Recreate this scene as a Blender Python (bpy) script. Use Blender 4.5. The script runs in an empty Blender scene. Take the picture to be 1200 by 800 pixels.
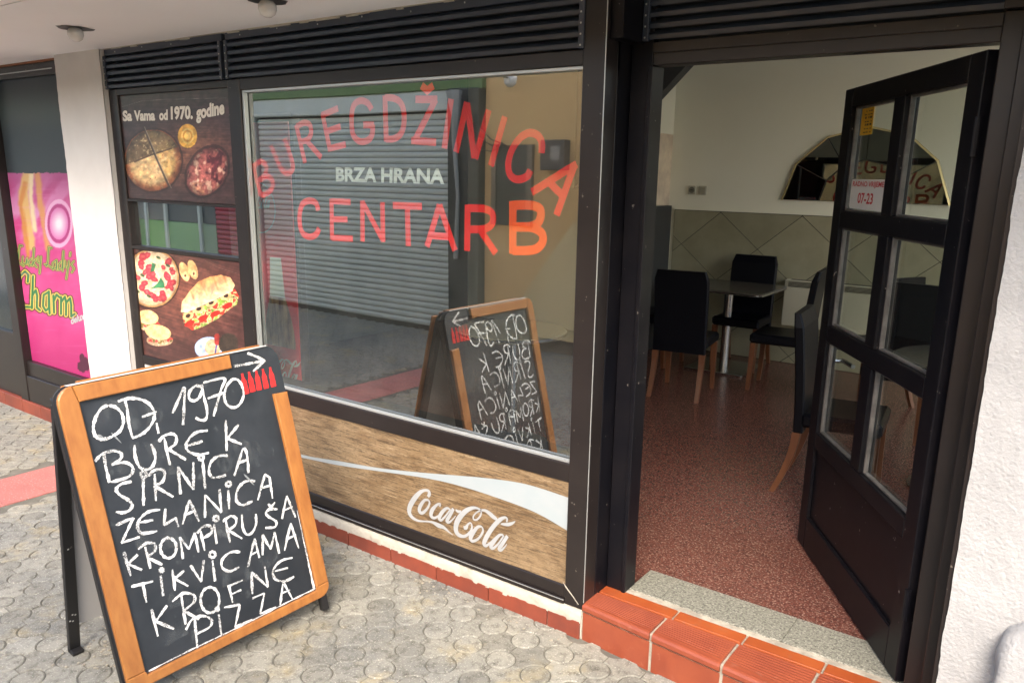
import bpy, bmesh, math, random
import numpy as np
from mathutils import Vector, Matrix, noise as mnoise
R_ = math.radians
random.seed(4)
S = bpy.context.scene
COL = S.collection

# ------------------------------------------------------------------ camera
CAM_D, CAM_H = 2.5, 1.8375            # metres from the shop front, metres above the pavement
F_PX, CX, CY = 924.0, 617.8, 430.2    # focal length and principal point in photo pixels
_ya, _pi, _ro = R_(35.173), R_(13.684), R_(-1.151)
_cy, _sy = math.cos(_ya), math.sin(_ya)
_fw = np.array([-_sy*math.cos(_pi), _cy*math.cos(_pi), -math.sin(_pi)])
_rt = np.array([_cy, _sy, 0.0]); _dn = np.cross(_fw, _rt)
_r2 = math.cos(_ro)*_rt + math.sin(_ro)*_dn
_d2 = -math.sin(_ro)*_rt + math.cos(_ro)*_dn
CAM = np.array([0.0, -CAM_D, CAM_H])
cam = bpy.data.cameras.new('camera'); co = bpy.data.objects.new('camera', cam); COL.objects.link(co)
cam.sensor_width = 36; cam.lens = F_PX/1200*36
cam.shift_x = -(CX-600)/1200; cam.shift_y = (CY-400)/1200
cam.clip_start = 0.05; cam.clip_end = 400
m4 = Matrix.Identity(4)
for i in range(3):
    m4[i][0] = _r2[i]; m4[i][1] = -_d2[i]; m4[i][2] = -_fw[i]; m4[i][3] = CAM[i]
co.matrix_world = m4
S.camera = co

# ------------------------------------------------------------------ light
SUN_EL, SUN_AZ = 41.0, 150.0          # azimuth clockwise from +Y
w = bpy.data.worlds.new('World'); S.world = w; w.use_nodes = True
nt = w.node_tree; bgn = nt.nodes['Background']
sky = nt.nodes.new('ShaderNodeTexSky'); sky.sky_type = 'NISHITA'; sky.sun_disc = False
sky.sun_elevation = R_(SUN_EL); sky.sun_rotation = R_(SUN_AZ)
sky.air_density = 1.0; sky.dust_density = 4.0; sky.ozone_density = 0.6
hs = nt.nodes.new('ShaderNodeHueSaturation'); hs.inputs['Saturation'].default_value = 1.05
nt.links.new(sky.outputs[0], hs.inputs['Color']); nt.links.new(hs.outputs[0], bgn.inputs[0])
bgn.inputs[1].default_value = 0.15
sl = bpy.data.lights.new('sun', 'SUN'); sl.energy = .5; sl.angle = R_(25); sl.color = (1, .975, .94)
so = bpy.data.objects.new('sun', sl); COL.objects.link(so)
_d = Vector((math.sin(R_(SUN_AZ))*math.cos(R_(SUN_EL)), math.cos(R_(SUN_AZ))*math.cos(R_(SUN_EL)), math.sin(R_(SUN_EL))))
so.rotation_euler = _d.to_track_quat('Z', 'Y').to_euler()
S.view_settings.view_transform = 'Standard'; S.view_settings.look = 'None'
S.view_settings.gamma = 1; S.view_settings.exposure = 2.4
S.cycles.max_bounces = 10; S.cycles.transparent_max_bounces = 12; S.cycles.diffuse_bounces = 6
S.cycles.glossy_bounces = 5; S.cycles.sample_clamp_indirect = 6

# ------------------------------------------------------------------ survey: photo pixel -> point on a plane of the place
RM = np.array([_r2, _d2, _fw])
def on_plane(px, py, P0, N):
    v = RM.T @ np.array([(px-CX)/F_PX, (py-CY)/F_PX, 1.0])
    P0 = np.array(P0, float); N = np.array(N, float)
    t = ((P0-CAM) @ N)/(v @ N)
    return CAM + t*v
def atY(px, py, Y=0.0): return on_plane(px, py, (0, Y, 0), (0, 1, 0))
def atZ(px, py, Z=0.0): return on_plane(px, py, (0, 0, Z), (0, 0, 1))
def to_px(P):
    v = (np.asarray(P)-CAM) @ RM.T
    return v[..., 0]/v[..., 2]*F_PX+CX, v[..., 1]/v[..., 2]*F_PX+CY

# ------------------------------------------------------------------ mesh helpers
class MB:
    def __init__(s): s.v = []; s.f = []
    def add(s, vs, fs):
        o = len(s.v); s.v += [tuple(map(float, p)) for p in vs]; s.f += [tuple(i+o for i in f) for f in fs]; return s
    def box(s, x0, x1, y0, y1, z0, z1, b=0.0):
        if b <= 0:
            vs = [(x, y, z) for x in (x0, x1) for y in (y0, y1) for z in (z0, z1)]
            return s.add(vs, [(0,1,3,2),(4,6,7,5),(0,4,5,1),(2,3,7,6),(0,2,6,4),(1,5,7,3)])
        c = [(x0, x1), (y0, y1), (z0, z1)]; vs = []; idx = {}
        for i in (0, 1):
            for j in (0, 1):
                for k in (0, 1):
                    for ax in range(3):
                        p = [c[0][i], c[1][j], c[2][k]]
                        sg = (1 if i == 0 else -1, 1 if j == 0 else -1, 1 if k == 0 else -1)
                        for a2 in range(3):
                            if a2 != ax: p[a2] += sg[a2]*b
                        idx[(i, j, k, ax)] = len(vs); vs.append(p)
        fs = []
        for i in (0, 1):
            fs.append([idx[(i,a,bb,0)] for a,bb in ((0,0),(1,0),(1,1),(0,1))])
            fs.append([idx[(a,i,bb,1)] for a,bb in ((0,0),(1,0),(1,1),(0,1))])
            fs.append([idx[(a,bb,i,2)] for a,bb in ((0,0),(1,0),(1,1),(0,1))])
        for i in (0, 1):
            for j in (0, 1):
                fs.append([idx[(i,j,0,0)], idx[(i,j,1,0)], idx[(i,j,1,1)], idx[(i,j,0,1)]])
                fs.append([idx[(i,0,j,0)], idx[(i,1,j,0)], idx[(i,1,j,2)], idx[(i,0,j,2)]])
                fs.append([idx[(0,i,j,1)], idx[(1,i,j,1)], idx[(1,i,j,2)], idx[(0,i,j,2)]])
                for k in (0, 1):
                    fs.append([idx[(i,j,k,0)], idx[(i,j,k,1)], idx[(i,j,k,2)]])
        return s.add(vs, fs)
    def prism(s, pts, d):                 # pts: 3-D polygon, d: extrusion vector
        n = len(pts); d = np.array(d, float)
        vs = [np.array(p, float) for p in pts]; vs += [p+d for p in vs[:n]]
        return s.add(vs, [tuple(range(n)), tuple(range(2*n-1, n-1, -1))]+[(i, (i+1) % n, n+(i+1) % n, n+i) for i in range(n)])
    def obox(s, O, a, b, c):              # oriented box: corner O, edge vectors a b c
        O, a, b, c = (np.array(q, float) for q in (O, a, b, c))
        return s.prism([O, O+a, O+a+b, O+b], c)
    def tube(s, pts, r, n=8, cap=True):
        pts = [Vector(p) for p in pts]; rs = r if isinstance(r, (list, tuple)) else [r]*len(pts)
        rings = []
        for i, p in enumerate(pts):
            t = (pts[min(i+1, len(pts)-1)]-pts[max(i-1, 0)]).normalized()
            u = t.orthogonal().normalized() if abs(t.z) > .95 else Vector((0, 0, 1)).cross(t).normalized()
            v = t.cross(u)
            rings.append([p+(u*math.cos(2*math.pi*k/n)+v*math.sin(2*math.pi*k/n))*rs[i] for k in range(n)])
        vs = [q for rg in rings for q in rg]; fs = []
        for i in range(len(pts)-1):
            for k in range(n): fs.append((i*n+k, i*n+(k+1) % n, (i+1)*n+(k+1) % n, (i+1)*n+k))
        if cap: fs += [tuple(range(n))[::-1], tuple(range((len(pts)-1)*n, len(pts)*n))]
        return s.add(vs, fs)
    def lathe(s, prof, c, n=20):          # prof: (radius, z)
        vs = [(c[0]+r*math.cos(2*math.pi*k/n), c[1]+r*math.sin(2*math.pi*k/n), c[2]+z) for r, z in prof for k in range(n)]
        fs = [(i*n+k, i*n+(k+1) % n, (i+1)*n+(k+1) % n, (i+1)*n+k) for i in range(len(prof)-1) for k in range(n)]
        return s.add(vs, fs)
    def mesh(s, name, off=(0, 0, 0), smooth=False):
        me = bpy.data.meshes.new(name)
        me.from_pydata([(p[0]-off[0], p[1]-off[1], p[2]-off[2]) for p in s.v], [], s.f)
        bm = bmesh.new(); bm.from_mesh(me); bmesh.ops.recalc_face_normals(bm, faces=bm.faces); bm.to_mesh(me); bm.free()
        if smooth:
            for p in me.polygons: p.use_smooth = True
        return me
def box(*a, b=0.0): return MB().box(*a, b=b)

ROOT = {}
def tag(o, label=None, cat=None, group=None, kind=None):
    if label: o['label'] = label
    if cat: o['category'] = cat
    if group: o['group'] = group
    if kind: o['kind'] = kind
    return o
def thing(name, label, cat, loc=(0, 0, 0), group=None, rz=0.0):
    o = bpy.data.objects.new(name, None); COL.objects.link(o); o.location = loc; o.rotation_euler.z = rz
    o.empty_display_size = .1
    ROOT[o] = tuple(loc); return tag(o, label, cat, group)
def obj(name, mb, mat, parent=None, smooth=False, label=None):
    off = ROOT.get(parent, (0, 0, 0)) if parent else (0, 0, 0)
    me = mb.mesh(name, off, smooth) if isinstance(mb, MB) else mb
    if mat: me.materials.append(mat)
    o = bpy.data.objects.new(name, me); COL.objects.link(o)
    if parent: o.parent = parent; ROOT[o] = off
    if label: o['label'] = label
    return o
def struct(name, mb, mat, smooth=False): return tag(obj(name, mb, mat, None, smooth), kind='structure')
def copy_tree(o, parent=None):
    c = o.copy(); COL.objects.link(c)
    if parent: c.parent = parent
    for ch in [q for q in bpy.data.objects if q.parent == o]: copy_tree(ch, c)
    return c

# ------------------------------------------------------------------ materials
def lin(r, g, b):
    f = lambda c: ((c/255+.055)/1.055)**2.4 if c > 10 else c/255/12.92
    return (f(r), f(g), f(b))
def mat(name, base, rough=.6, metal=0.0, var=None, vscale=4, vstretch=(1, 1, 1), vdet=6, lo=.35, hi=.65, bump=0.0, bscale=40, spec=.5,
        spots=None, spot_scale=60, spot_lo=.6, spot_hi=.68, coat=0.0, rvar=0.0, bstretch=None, k=.86, orand=0.0):
    base = tuple(c*k for c in base); var = tuple(c*k for c in var) if var else None; spots = tuple(c*k for c in spots) if spots else None
    m = bpy.data.materials.new(name); m.use_nodes = True
    t = m.node_tree; N = t.nodes; L = t.links; p = N['Principled BSDF']
    p.inputs['Base Color'].default_value = (*base, 1); p.inputs['Roughness'].default_value = rough
    p.inputs['Metallic'].default_value = metal; p.inputs['Specular IOR Level'].default_value = spec
    p.inputs['Coat Weight'].default_value = coat
    tc = N.new('ShaderNodeTexCoord'); mp = N.new('ShaderNodeMapping'); mp.inputs['Scale'].default_value = vstretch
    L.new(tc.outputs['Object'], mp.inputs[0]); cur = None
    if var is not None:
        nz = N.new('ShaderNodeTexNoise'); nz.inputs['Scale'].default_value = vscale; nz.inputs['Detail'].default_value = vdet
        nz.inputs['Roughness'].default_value = .62
        L.new(mp.outputs[0], nz.inputs['Vector'])
        mr = N.new('ShaderNodeMapRange'); mr.inputs['From Min'].default_value = lo; mr.inputs['From Max'].default_value = hi
        L.new(nz.outputs[0], mr.inputs[0])
        mx = N.new('ShaderNodeMix'); mx.data_type = 'RGBA'
        mx.inputs[6].default_value = (*base, 1); mx.inputs[7].default_value = (*var, 1)
        L.new(mr.outputs[0], mx.inputs[0]); cur = mx.outputs[2]
        if rvar:
            m2 = N.new('ShaderNodeMapRange'); m2.inputs['To Min'].default_value = rough-rvar; m2.inputs['To Max'].default_value = rough+rvar
            L.new(nz.outputs[0], m2.inputs[0]); L.new(m2.outputs[0], p.inputs['Roughness'])
    if spots is not None:
        nz = N.new('ShaderNodeTexNoise'); nz.inputs['Scale'].default_value = spot_scale; nz.inputs['Detail'].default_value = 3
        L.new(tc.outputs['Object'], nz.inputs['Vector'])
        mr = N.new('ShaderNodeMapRange'); mr.inputs['From Min'].default_value = spot_lo; mr.inputs['From Max'].default_value = spot_hi
        L.new(nz.outputs[0], mr.inputs[0])
        mx = N.new('ShaderNodeMix'); mx.data_type = 'RGBA'; mx.inputs[6].default_value = (*base, 1); mx.inputs[7].default_value = (*spots, 1)
        if cur: L.new(cur, mx.inputs[6])
        L.new(mr.outputs[0], mx.inputs[0]); cur = mx.outputs[2]
    if orand:
        oi = N.new('ShaderNodeObjectInfo'); mr = N.new('ShaderNodeMapRange'); mr.inputs['To Min'].default_value = 1-orand; mr.inputs['To Max'].default_value = 1+orand
        mx = N.new('ShaderNodeMix'); mx.data_type = 'RGBA'; mx.blend_type = 'MULTIPLY'; mx.inputs[0].default_value = 1; mx.inputs[6].default_value = (*base, 1)
        if cur: L.new(cur, mx.inputs[6])
        L.new(oi.outputs['Random'], mr.inputs[0]); L.new(mr.outputs[0], mx.inputs[7]); cur = mx.outputs[2]
    if cur: L.new(cur, p.inputs['Base Color'])
    if bump:
        nb = N.new('ShaderNodeTexNoise'); nb.inputs['Scale'].default_value = bscale; nb.inputs['Detail'].default_value = 5
        if bstretch:
            mb_ = N.new('ShaderNodeMapping'); mb_.inputs['Scale'].default_value = bstretch
            L.new(tc.outputs['Object'], mb_.inputs[0]); L.new(mb_.outputs[0], nb.inputs['Vector'])
        else: L.new(tc.outputs['Object'], nb.inputs['Vector'])
        b = N.new('ShaderNodeBump'); b.inputs['Strength'].default_value = min(1, bump*90); b.inputs['Distance'].default_value = bump
        L.new(nb.outputs[0], b.inputs['Height']); L.new(b.outputs[0], p.inputs['Normal'])
    return m
def vcol_mat(name, rough=.35, coat=0.0):
    m = bpy.data.materials.new(name); m.use_nodes = True; t = m.node_tree; p = t.nodes['Principled BSDF']
    a = t.nodes.new('ShaderNodeAttribute'); a.attribute_name = 'Col'; t.links.new(a.outputs['Color'], p.inputs['Base Color'])
    p.inputs['Roughness'].default_value = rough; p.inputs['Coat Weight'].default_value = coat
    return m
def glass_mat(name, base_r, tint, k=1.0, wob=0.0, dust=0.0):
    m = bpy.data.materials.new(name); m.use_nodes = True; t = m.node_tree; N = t.nodes; L = t.links
    N.remove(N['Principled BSDF']); out = N['Material Output']
    tr = N.new('ShaderNodeBsdfTransparent'); tr.inputs[0].default_value = (*tint, 1)
    gl = N.new('ShaderNodeBsdfGlossy'); gl.inputs['Roughness'].default_value = 0.0; gl.inputs[0].default_value = (.96, 1, .98, 1)
    fr = N.new('ShaderNodeFresnel'); fr.inputs[0].default_value = 1.5
    mt = N.new('ShaderNodeMath'); mt.operation = 'MULTIPLY_ADD'; mt.inputs[1].default_value = k; mt.inputs[2].default_value = base_r; mt.use_clamp = True
    mx = N.new('ShaderNodeMixShader'); ge = N.new('ShaderNodeNewGeometry'); iv = N.new('ShaderNodeMath'); iv.operation = 'SUBTRACT'; iv.inputs[0].default_value = 1; L.new(ge.outputs['Backfacing'], iv.inputs[1])
    mu = N.new('ShaderNodeMath'); mu.operation = 'MULTIPLY'; L.new(mt.outputs[0], mu.inputs[0]); L.new(iv.outputs[0], mu.inputs[1])
    L.new(fr.outputs[0], mt.inputs[0]); L.new(mu.outputs[0], mx.inputs[0])
    L.new(tr.outputs[0], mx.inputs[1]); L.new(gl.outputs[0], mx.inputs[2]); L.new(mx.outputs[0], out.inputs[0])
    if dust:
        tc = N.new('ShaderNodeTexCoord'); nz = N.new('ShaderNodeTexNoise'); nz.inputs['Scale'].default_value = 3; nz.inputs['Detail'].default_value = 8; nz.inputs['Roughness'].default_value = .7
        L.new(tc.outputs['Object'], nz.inputs['Vector']); mr = N.new('ShaderNodeMapRange'); mr.inputs['From Min'].default_value = .35; mr.inputs['From Max'].default_value = .8; mr.inputs['To Max'].default_value = dust
        L.new(nz.outputs[0], mr.inputs[0]); df_ = N.new('ShaderNodeBsdfDiffuse'); df_.inputs[0].default_value = (.6, .6, .56, 1)
        m2 = N.new('ShaderNodeMixShader'); L.new(mr.outputs[0], m2.inputs[0]); L.new(mx.outputs[0], m2.inputs[1]); L.new(df_.outputs[0], m2.inputs[2]); L.new(m2.outputs[0], out.inputs[0])
    if wob:
        tc = N.new('ShaderNodeTexCoord'); nz = N.new('ShaderNodeTexNoise'); nz.inputs['Scale'].default_value = 1.3; nz.inputs['Detail'].default_value = 0
        L.new(tc.outputs['Object'], nz.inputs['Vector'])
        b = N.new('ShaderNodeBump'); b.inputs['Distance'].default_value = wob; b.inputs['Strength'].default_value = 1
        L.new(nz.outputs[0], b.inputs['Height']); L.new(b.outputs[0], gl.inputs['Normal'])
    return m
M = {}
M['frame'] = mat('brown painted aluminium', (.016, .0128, .0125), .33, spec=.36, var=(.022, .0175, .0165), vscale=3, rvar=.08, spots=(.16, .14, .12), spot_scale=48, spot_lo=.72, spot_hi=.76, bump=.0002, bscale=200)
M['frame_dark'] = mat('dark door paint', (.0045, .0048, .0075), .38, spec=.2, var=(.010, .009, .011), vscale=5, rvar=.08, spots=(.2, .18, .16), spot_scale=40, spot_lo=.72, spot_hi=.75)
M['louvre'] = mat('sky tinted louvre paint', (.030, .041, .062), .36, var=(.040, .052, .076), vscale=3, rvar=.1)  # blue of the reflected sky mixed into the dark paint
M['alu'] = mat('aluminium bead', (.55, .57, .56), .35, metal=.6)
M['white_plaster'] = mat('white stucco', (.40, .405, .41), .9, var=(.35, .355, .36), vscale=2.2, bump=.007, bscale=95, spec=.3)
M['pillar'] = mat('painted pillar plaster', k=1.0, base=(.60, .585, .555), rough=.85, var=(.54, .52, .49), vscale=1.6, bump=.002, bscale=60, spec=.3)
M['soffit'] = mat('soffit paint', k=1.0, base=(.90, .90, .90), rough=.9, var=(.86, .86, .86), vscale=.8, bump=.0015, bscale=35, spec=.2)
M['strip'] = mat('rough plaster strip', (.50, .47, .40), .9, var=(.33, .30, .24), vscale=9, bump=.006, bscale=60, lo=.5, hi=.75)
M['tile'] = mat('terracotta tile', (.31, .074, .034), .42, var=(.24, .052, .026), vscale=7, orand=.12, bump=.0004, bscale=120, spots=(.42, .17, .11), spot_scale=26, spot_lo=.64, spot_hi=.9, rvar=.08)
M['tile_top'] = mat('orange terracotta tile', (.38, .092, .026), .38, orand=.12, spots=(.25, .12, .07), spot_scale=16, spot_lo=.60, spot_hi=.85, var=(.31, .066, .02), vscale=6, bump=.0004, bscale=120)
M['tile_base'] = mat('red base tile', (.27, .060, .032), .5, orand=.1, var=(.18, .043, .028), vscale=6, spots=(.5, .42, .34), spot_scale=34, spot_lo=.77, spot_hi=.82)
M['grout'] = mat('grey grout', (.50, .46, .38), .9, var=(.30, .27, .22), vscale=20, bump=.001, bscale=120)
M['granite'] = mat('grey granite', (.27, .27, .225), .5, var=(.11, .11, .09), vscale=90, vdet=3, lo=.45, hi=.62, spots=(.42, .41, .35), spot_scale=120, spot_lo=.56, spot_hi=.64)
M['terrazzo'] = mat('red terrazzo', (.17, .064, .048), .24, var=(.095, .038, .031), vscale=85, vdet=3, lo=.42, hi=.6, spots=(.34, .21, .165), spot_scale=120, spot_lo=.54, spot_hi=.66)
def paver_mat():
    m = bpy.data.materials.new('concrete paver'); m.use_nodes = True; t = m.node_tree; N = t.nodes; L = t.links; p = N['Principled BSDF']
    tc = N.new('ShaderNodeTexCoord'); oi = N.new('ShaderNodeObjectInfo')
    geo = N.new('ShaderNodeNewGeometry')
    def noise(sc, det, src):
        n = N.new('ShaderNodeTexNoise'); n.inputs['Scale'].default_value = sc; n.inputs['Detail'].default_value = det
        n.inputs['Roughness'].default_value = .65; L.new(src, n.inputs['Vector']); return n.outputs[0]
    def mix(f, a, b, lo, hi):
        r = N.new('ShaderNodeMapRange'); r.inputs['From Min'].default_value = lo; r.inputs['From Max'].default_value = hi; L.new(f, r.inputs[0])
        x = N.new('ShaderNodeMix'); x.data_type = 'RGBA'; L.new(r.outputs[0], x.inputs[0])
        for k, v in ((6, a), (7, b)):
            if isinstance(v, tuple): x.inputs[k].default_value = (*v, 1)
            else: L.new(v, x.inputs[k])
        return x.outputs[2]
    P = geo.outputs['Position']
    c = mix(noise(1.1, 5, P), (.255, .247, .205), (.18, .183, .168), .40, .60)
    c = mix(noise(3.2, 4, P), c, (.29, .25, .155), .54, .68)
    c = mix(noise(24, 8, P), c, (.075, .07, .058), .48, .74)
    c = mix(noise(130, 3, P), c, (.40, .39, .34), .57, .68)
    a = N.new('ShaderNodeAttribute'); a.attribute_name = 'tone'
    x = N.new('ShaderNodeMix'); x.data_type = 'RGBA'; x.blend_type = 'MULTIPLY'; x.inputs[0].default_value = 1
    L.new(c, x.inputs[6])
    oc = N.new('ShaderNodeMapRange'); oc.inputs['To Min'].default_value = .80; oc.inputs['To Max'].default_value = 1.14
    wn = N.new('ShaderNodeTexWhiteNoise'); wn.noise_dimensions = '3D'
    sn = N.new('ShaderNodeVectorMath'); sn.operation = 'SNAP'; sn.inputs[1].default_value = (.1645, .1645, 10)
    L.new(P, sn.inputs[0]); L.new(sn.outputs[0], wn.inputs['Vector'])
    L.new(oi.outputs['Random'], oc.inputs[0]); L.new(oc.outputs[0], x.inputs[7]); L.new(x.outputs[2], p.inputs['Base Color'])
    p.inputs['Roughness'].default_value = .82; p.inputs['Specular IOR Level'].default_value = .3
    b = N.new('ShaderNodeBump'); b.inputs['Strength'].default_value = .9; b.inputs['Distance'].default_value = .003
    L.new(noise(55, 6, P), b.inputs['Height']); L.new(b.outputs[0], p.inputs['Normal'])
    return m
M['paver'] = paver_mat()
M['joint'] = mat('sandy joint', (.12, .115, .095), .95, var=(.20, .19, .155), vscale=12, lo=.45, hi=.75, bump=.003, bscale=70)
M['redpaver'] = mat('red concrete paver', (.46, .155, .135), .8, var=(.36, .13, .115), vscale=7, bump=.001, bscale=60, spots=(.5, .3, .27), spot_scale=90)
M['chalk'] = mat('chalk', (.80, .81, .80), .95, var=(.60, .63, .64), vscale=120, lo=.48, hi=.72, vdet=3)
def _chalk():
    t = M['chalk'].node_tree; N = t.nodes; L = t.links; p = N['Principled BSDF']; tc = N.new('ShaderNodeTexCoord')
    nz = N.new('ShaderNodeTexNoise'); nz.inputs['Scale'].default_value = 210; nz.inputs['Detail'].default_value = 4; nz.inputs['Roughness'].default_value = .7; L.new(tc.outputs['Object'], nz.inputs['Vector'])
    n2 = N.new('ShaderNodeTexNoise'); n2.inputs['Scale'].default_value = 14; n2.inputs['Detail'].default_value = 3; L.new(tc.outputs['Object'], n2.inputs['Vector'])
    ad = N.new('ShaderNodeMath'); ad.operation = 'MULTIPLY_ADD'; ad.inputs[1].default_value = .75; L.new(n2.outputs[0], ad.inputs[0]); L.new(nz.outputs[0], ad.inputs[2])
    mr = N.new('ShaderNodeMapRange'); mr.inputs['From Min'].default_value = .68; mr.inputs['From Max'].default_value = .92; mr.inputs['To Min'].default_value = .10; L.new(ad.outputs[0], mr.inputs[0]); L.new(mr.outputs[0], p.inputs['Alpha'])
_chalk()
M['slate'] = mat('chalkboard paint', (.012, .017, .023), .5, var=(.026, .032, .040), vscale=6, spots=(.11, .12, .125), spot_scale=18, spot_lo=.68, spot_hi=.9, rvar=.06)
M['oak'] = mat('orange varnished wood', (.40, .165, .040), .45, var=(.30, .11, .026), vscale=9, vstretch=(3, 3, .6), bump=.0006, bscale=60, spots=(.10, .04, .015), spot_scale=24, spot_lo=.72, spot_hi=.77)
M['black_metal'] = mat('black metal', (.012, .012, .013), .45, spots=(.12, .11, .1), spot_scale=50, spot_lo=.74, spot_hi=.78)
M['white_board'] = mat('white hardboard', (.50, .50, .50), .5)
M['red_sticker'] = mat('red sticker', (.72, .03, .03), .4, var=(.55, .02, .02), vscale=60)
M['letter_red'] = mat('red vinyl', k=1.0, base=(1.0, .022, .018), rough=.5)
M['letter_orange'] = mat('orange vinyl', k=1.0, base=(1.0, .12, .004), rough=.5)
M['letter_white'] = mat('white vinyl', k=1.0, base=(.78, .80, .77), rough=.5)
M['logo_white'] = mat('white print', (.42, .44, .455), .4, var=(.36, .38, .39), vscale=12)
M['swoosh'] = mat('pale print band', (.34, .40, .425), .35, var=(.38, .42, .44), vscale=5)
M['black_leather'] = mat('black leatherette', (.0025, .003, .006), .42, spec=.16, bump=.0005, bscale=120)
M['leg_wood'] = mat('chair leg wood', (.19, .072, .028), .4, var=(.13, .045, .018), vscale=8, vstretch=(2, 2, .4))
M['steel'] = mat('brushed steel', (.5, .5, .5), .25, metal=1)
M['int_wall'] = mat('interior wall paint', k=1.0, base=(.76, .77, .67), rough=.85, var=(.72, .73, .63), vscale=.8, spec=.2)
M['dado'] = mat('olive wall tile', (.30, .295, .205), .35, orand=.07, var=(.36, .35, .25), vscale=5, rvar=.05)
M['dado_grout'] = mat('dark tile grout', (.03, .03, .022), .8)
M['dark_board'] = mat('dark panel', (.045, .048, .05), .5)
M['radiator'] = mat('cream radiator enamel', (.55, .54, .42), .4)
M['mirror'] = mat('mirror glass', (.26, .28, .27), .02, metal=1)
M['mirror_edge'] = mat('gold bevel glint', (.95, .78, .42), .22, metal=.4)  # pale gold stands for the bevel's bright reflection
M['plastic'] = mat('ivory plastic', (.50, .49, .40), .4)
M['yellow'] = mat('yellow sticker', (.72, .42, .03), .5)
M['print_black'] = mat('black print', (.02, .02, .02), .5)
M['sign_white'] = mat('white sign plastic', (.68, .68, .66), .45)
M['sign_red'] = mat('red print', (.55, .02, .03), .5)
M['opal'] = mat('opal glass bulb', (.78, .77, .74), .25)
M['glass'] = glass_mat('coated window glass', .25, (.88, .91, .89), k=1.5, wob=.0012, dust=.028)
M['door_glass'] = glass_mat('door glass', .0, (.90, .93, .91), k=1.6)
M['neigh_glass'] = mat('dark backed glass', (.020, .026, .028), .12, spec=.4)
M['fridge_red'] = mat('red fridge enamel', (.92, .03, .05), .4)
M['fridge_dark'] = mat('fridge dark', (.05, .03, .03), .4)
M['shutter'] = mat('roller shutter lacquer', (.60, .66, .64), .5, var=(.52, .58, .56), vscale=3)
M['tan'] = mat('tan render', (.78, .53, .25), .85, var=(.70, .46, .21), vscale=1.5)
M['tan_light'] = mat('pale tan render', (.72, .58, .32), .85)
M['green'] = mat('green fascia', (.13, .22, .075), .6, var=(.11, .19, .07), vscale=4)
M['grey_base'] = mat('grey plinth', (.14, .13, .12), .8)
M['opp_dark'] = mat('dark cladding', (.035, .04, .04), .5)

# ------------------------------------------------------------------ strokes (lettering): flat ribbons laid on a plane
def smooth_pts(pts, n=4):
    """Catmull-Rom through points (x, y[, w])"""
    P = [np.array(p, float) for p in pts]
    if len(P) < 3: return P
    out = []
    for i in range(len(P)-1):
        p0 = P[max(i-1, 0)]; p1 = P[i]; p2 = P[i+1]; p3 = P[min(i+2, len(P)-1)]
        for k in range(n):
            t = k/n
            out.append(.5*((2*p1)+(-p0+p2)*t+(2*p0-5*p1+4*p2-p3)*t*t+(-p0+3*p1-3*p2+p3)*t**3))
    out.append(P[-1]); return out
def ribbon(mb, P3, W, n, rough=0.0, thick=0.0008):
    """P3 list of 3-D points on the plane, W widths, n plane normal; flat ribbon with slight thickness"""
    n = np.array(n, float); n /= np.linalg.norm(n); k = len(P3)
    Lf, Rt = [], []
    for i in range(k):
        t = np.zeros(3)
        if i > 0: d = P3[i]-P3[i-1]; t += d/(np.linalg.norm(d)+1e-9)
        if i < k-1: d = P3[i+1]-P3[i]; t += d/(np.linalg.norm(d)+1e-9)
        nt_ = np.linalg.norm(t); t = t/(nt_+1e-9)
        sd = np.cross(n, t); sc = 1.0
        if 0 < i < k-1: sc = min(1.6, 2/(nt_+1e-6))
        j = 1+random.uniform(-rough, rough); j2 = 1+random.uniform(-rough, rough)
        Lf.append(P3[i]+sd*W[i]/2*sc*j); Rt.append(P3[i]-sd*W[i]/2*sc*j2)
    top = [p+n*thick for p in Lf]+[p+n*thick for p in Rt]
    o = len(mb.v); mb.v += [tuple(p) for p in top]
    for i in range(k-1): mb.f.append((o+i, o+i+1, o+k+i+1, o+k+i))
def ring(cx, cy, rx, ry=None, n=14, gap=.0):
    ry = ry or rx
    return [(cx+rx*math.cos(2*math.pi*k/n*(1-gap)), cy+ry*math.sin(2*math.pi*k/n*(1-gap))) for k in range(n+1)]
def text_mesh(s, bold=.02):
    cu = bpy.data.curves.new('t', 'FONT'); cu.body = s; cu.offset = bold; cu.resolution_u = 4;
    o = bpy.data.objects.new('t', cu); COL.objects.link(o)
    dg = bpy.context.evaluated_depsgraph_get(); dg.update()
    me = o.evaluated_get(dg).to_mesh()
    v = np.array([q.co[:] for q in me.vertices]); f = [tuple(p.vertices) for p in me.polygons]
    o.evaluated_get(dg).to_mesh_clear(); bpy.data.objects.remove(o); bpy.data.curves.remove(cu)
    return v, f
def text_quad(mb, s, BL, BR, TL, bold=.02, off=(0, 0, 0), cap=None):
    """text laid so its bounding box spans the parallelogram BL, BR, TL"""
    v, f = text_mesh(s, bold)
    x0, x1 = v[:, 0].min(), v[:, 0].max(); y0, y1 = v[:, 1].min(), v[:, 1].max()
    if cap: y0, y1 = cap
    BL, BR, TL = (np.array(q, float) for q in (BL, BR, TL)); off = np.array(off)
    P = [BL+(BR-BL)*(q[0]-x0)/(x1-x0)+(TL-BL)*(q[1]-y0)/(y1-y0)+off for q in v]
    mb.add(P, f); return mb

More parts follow.
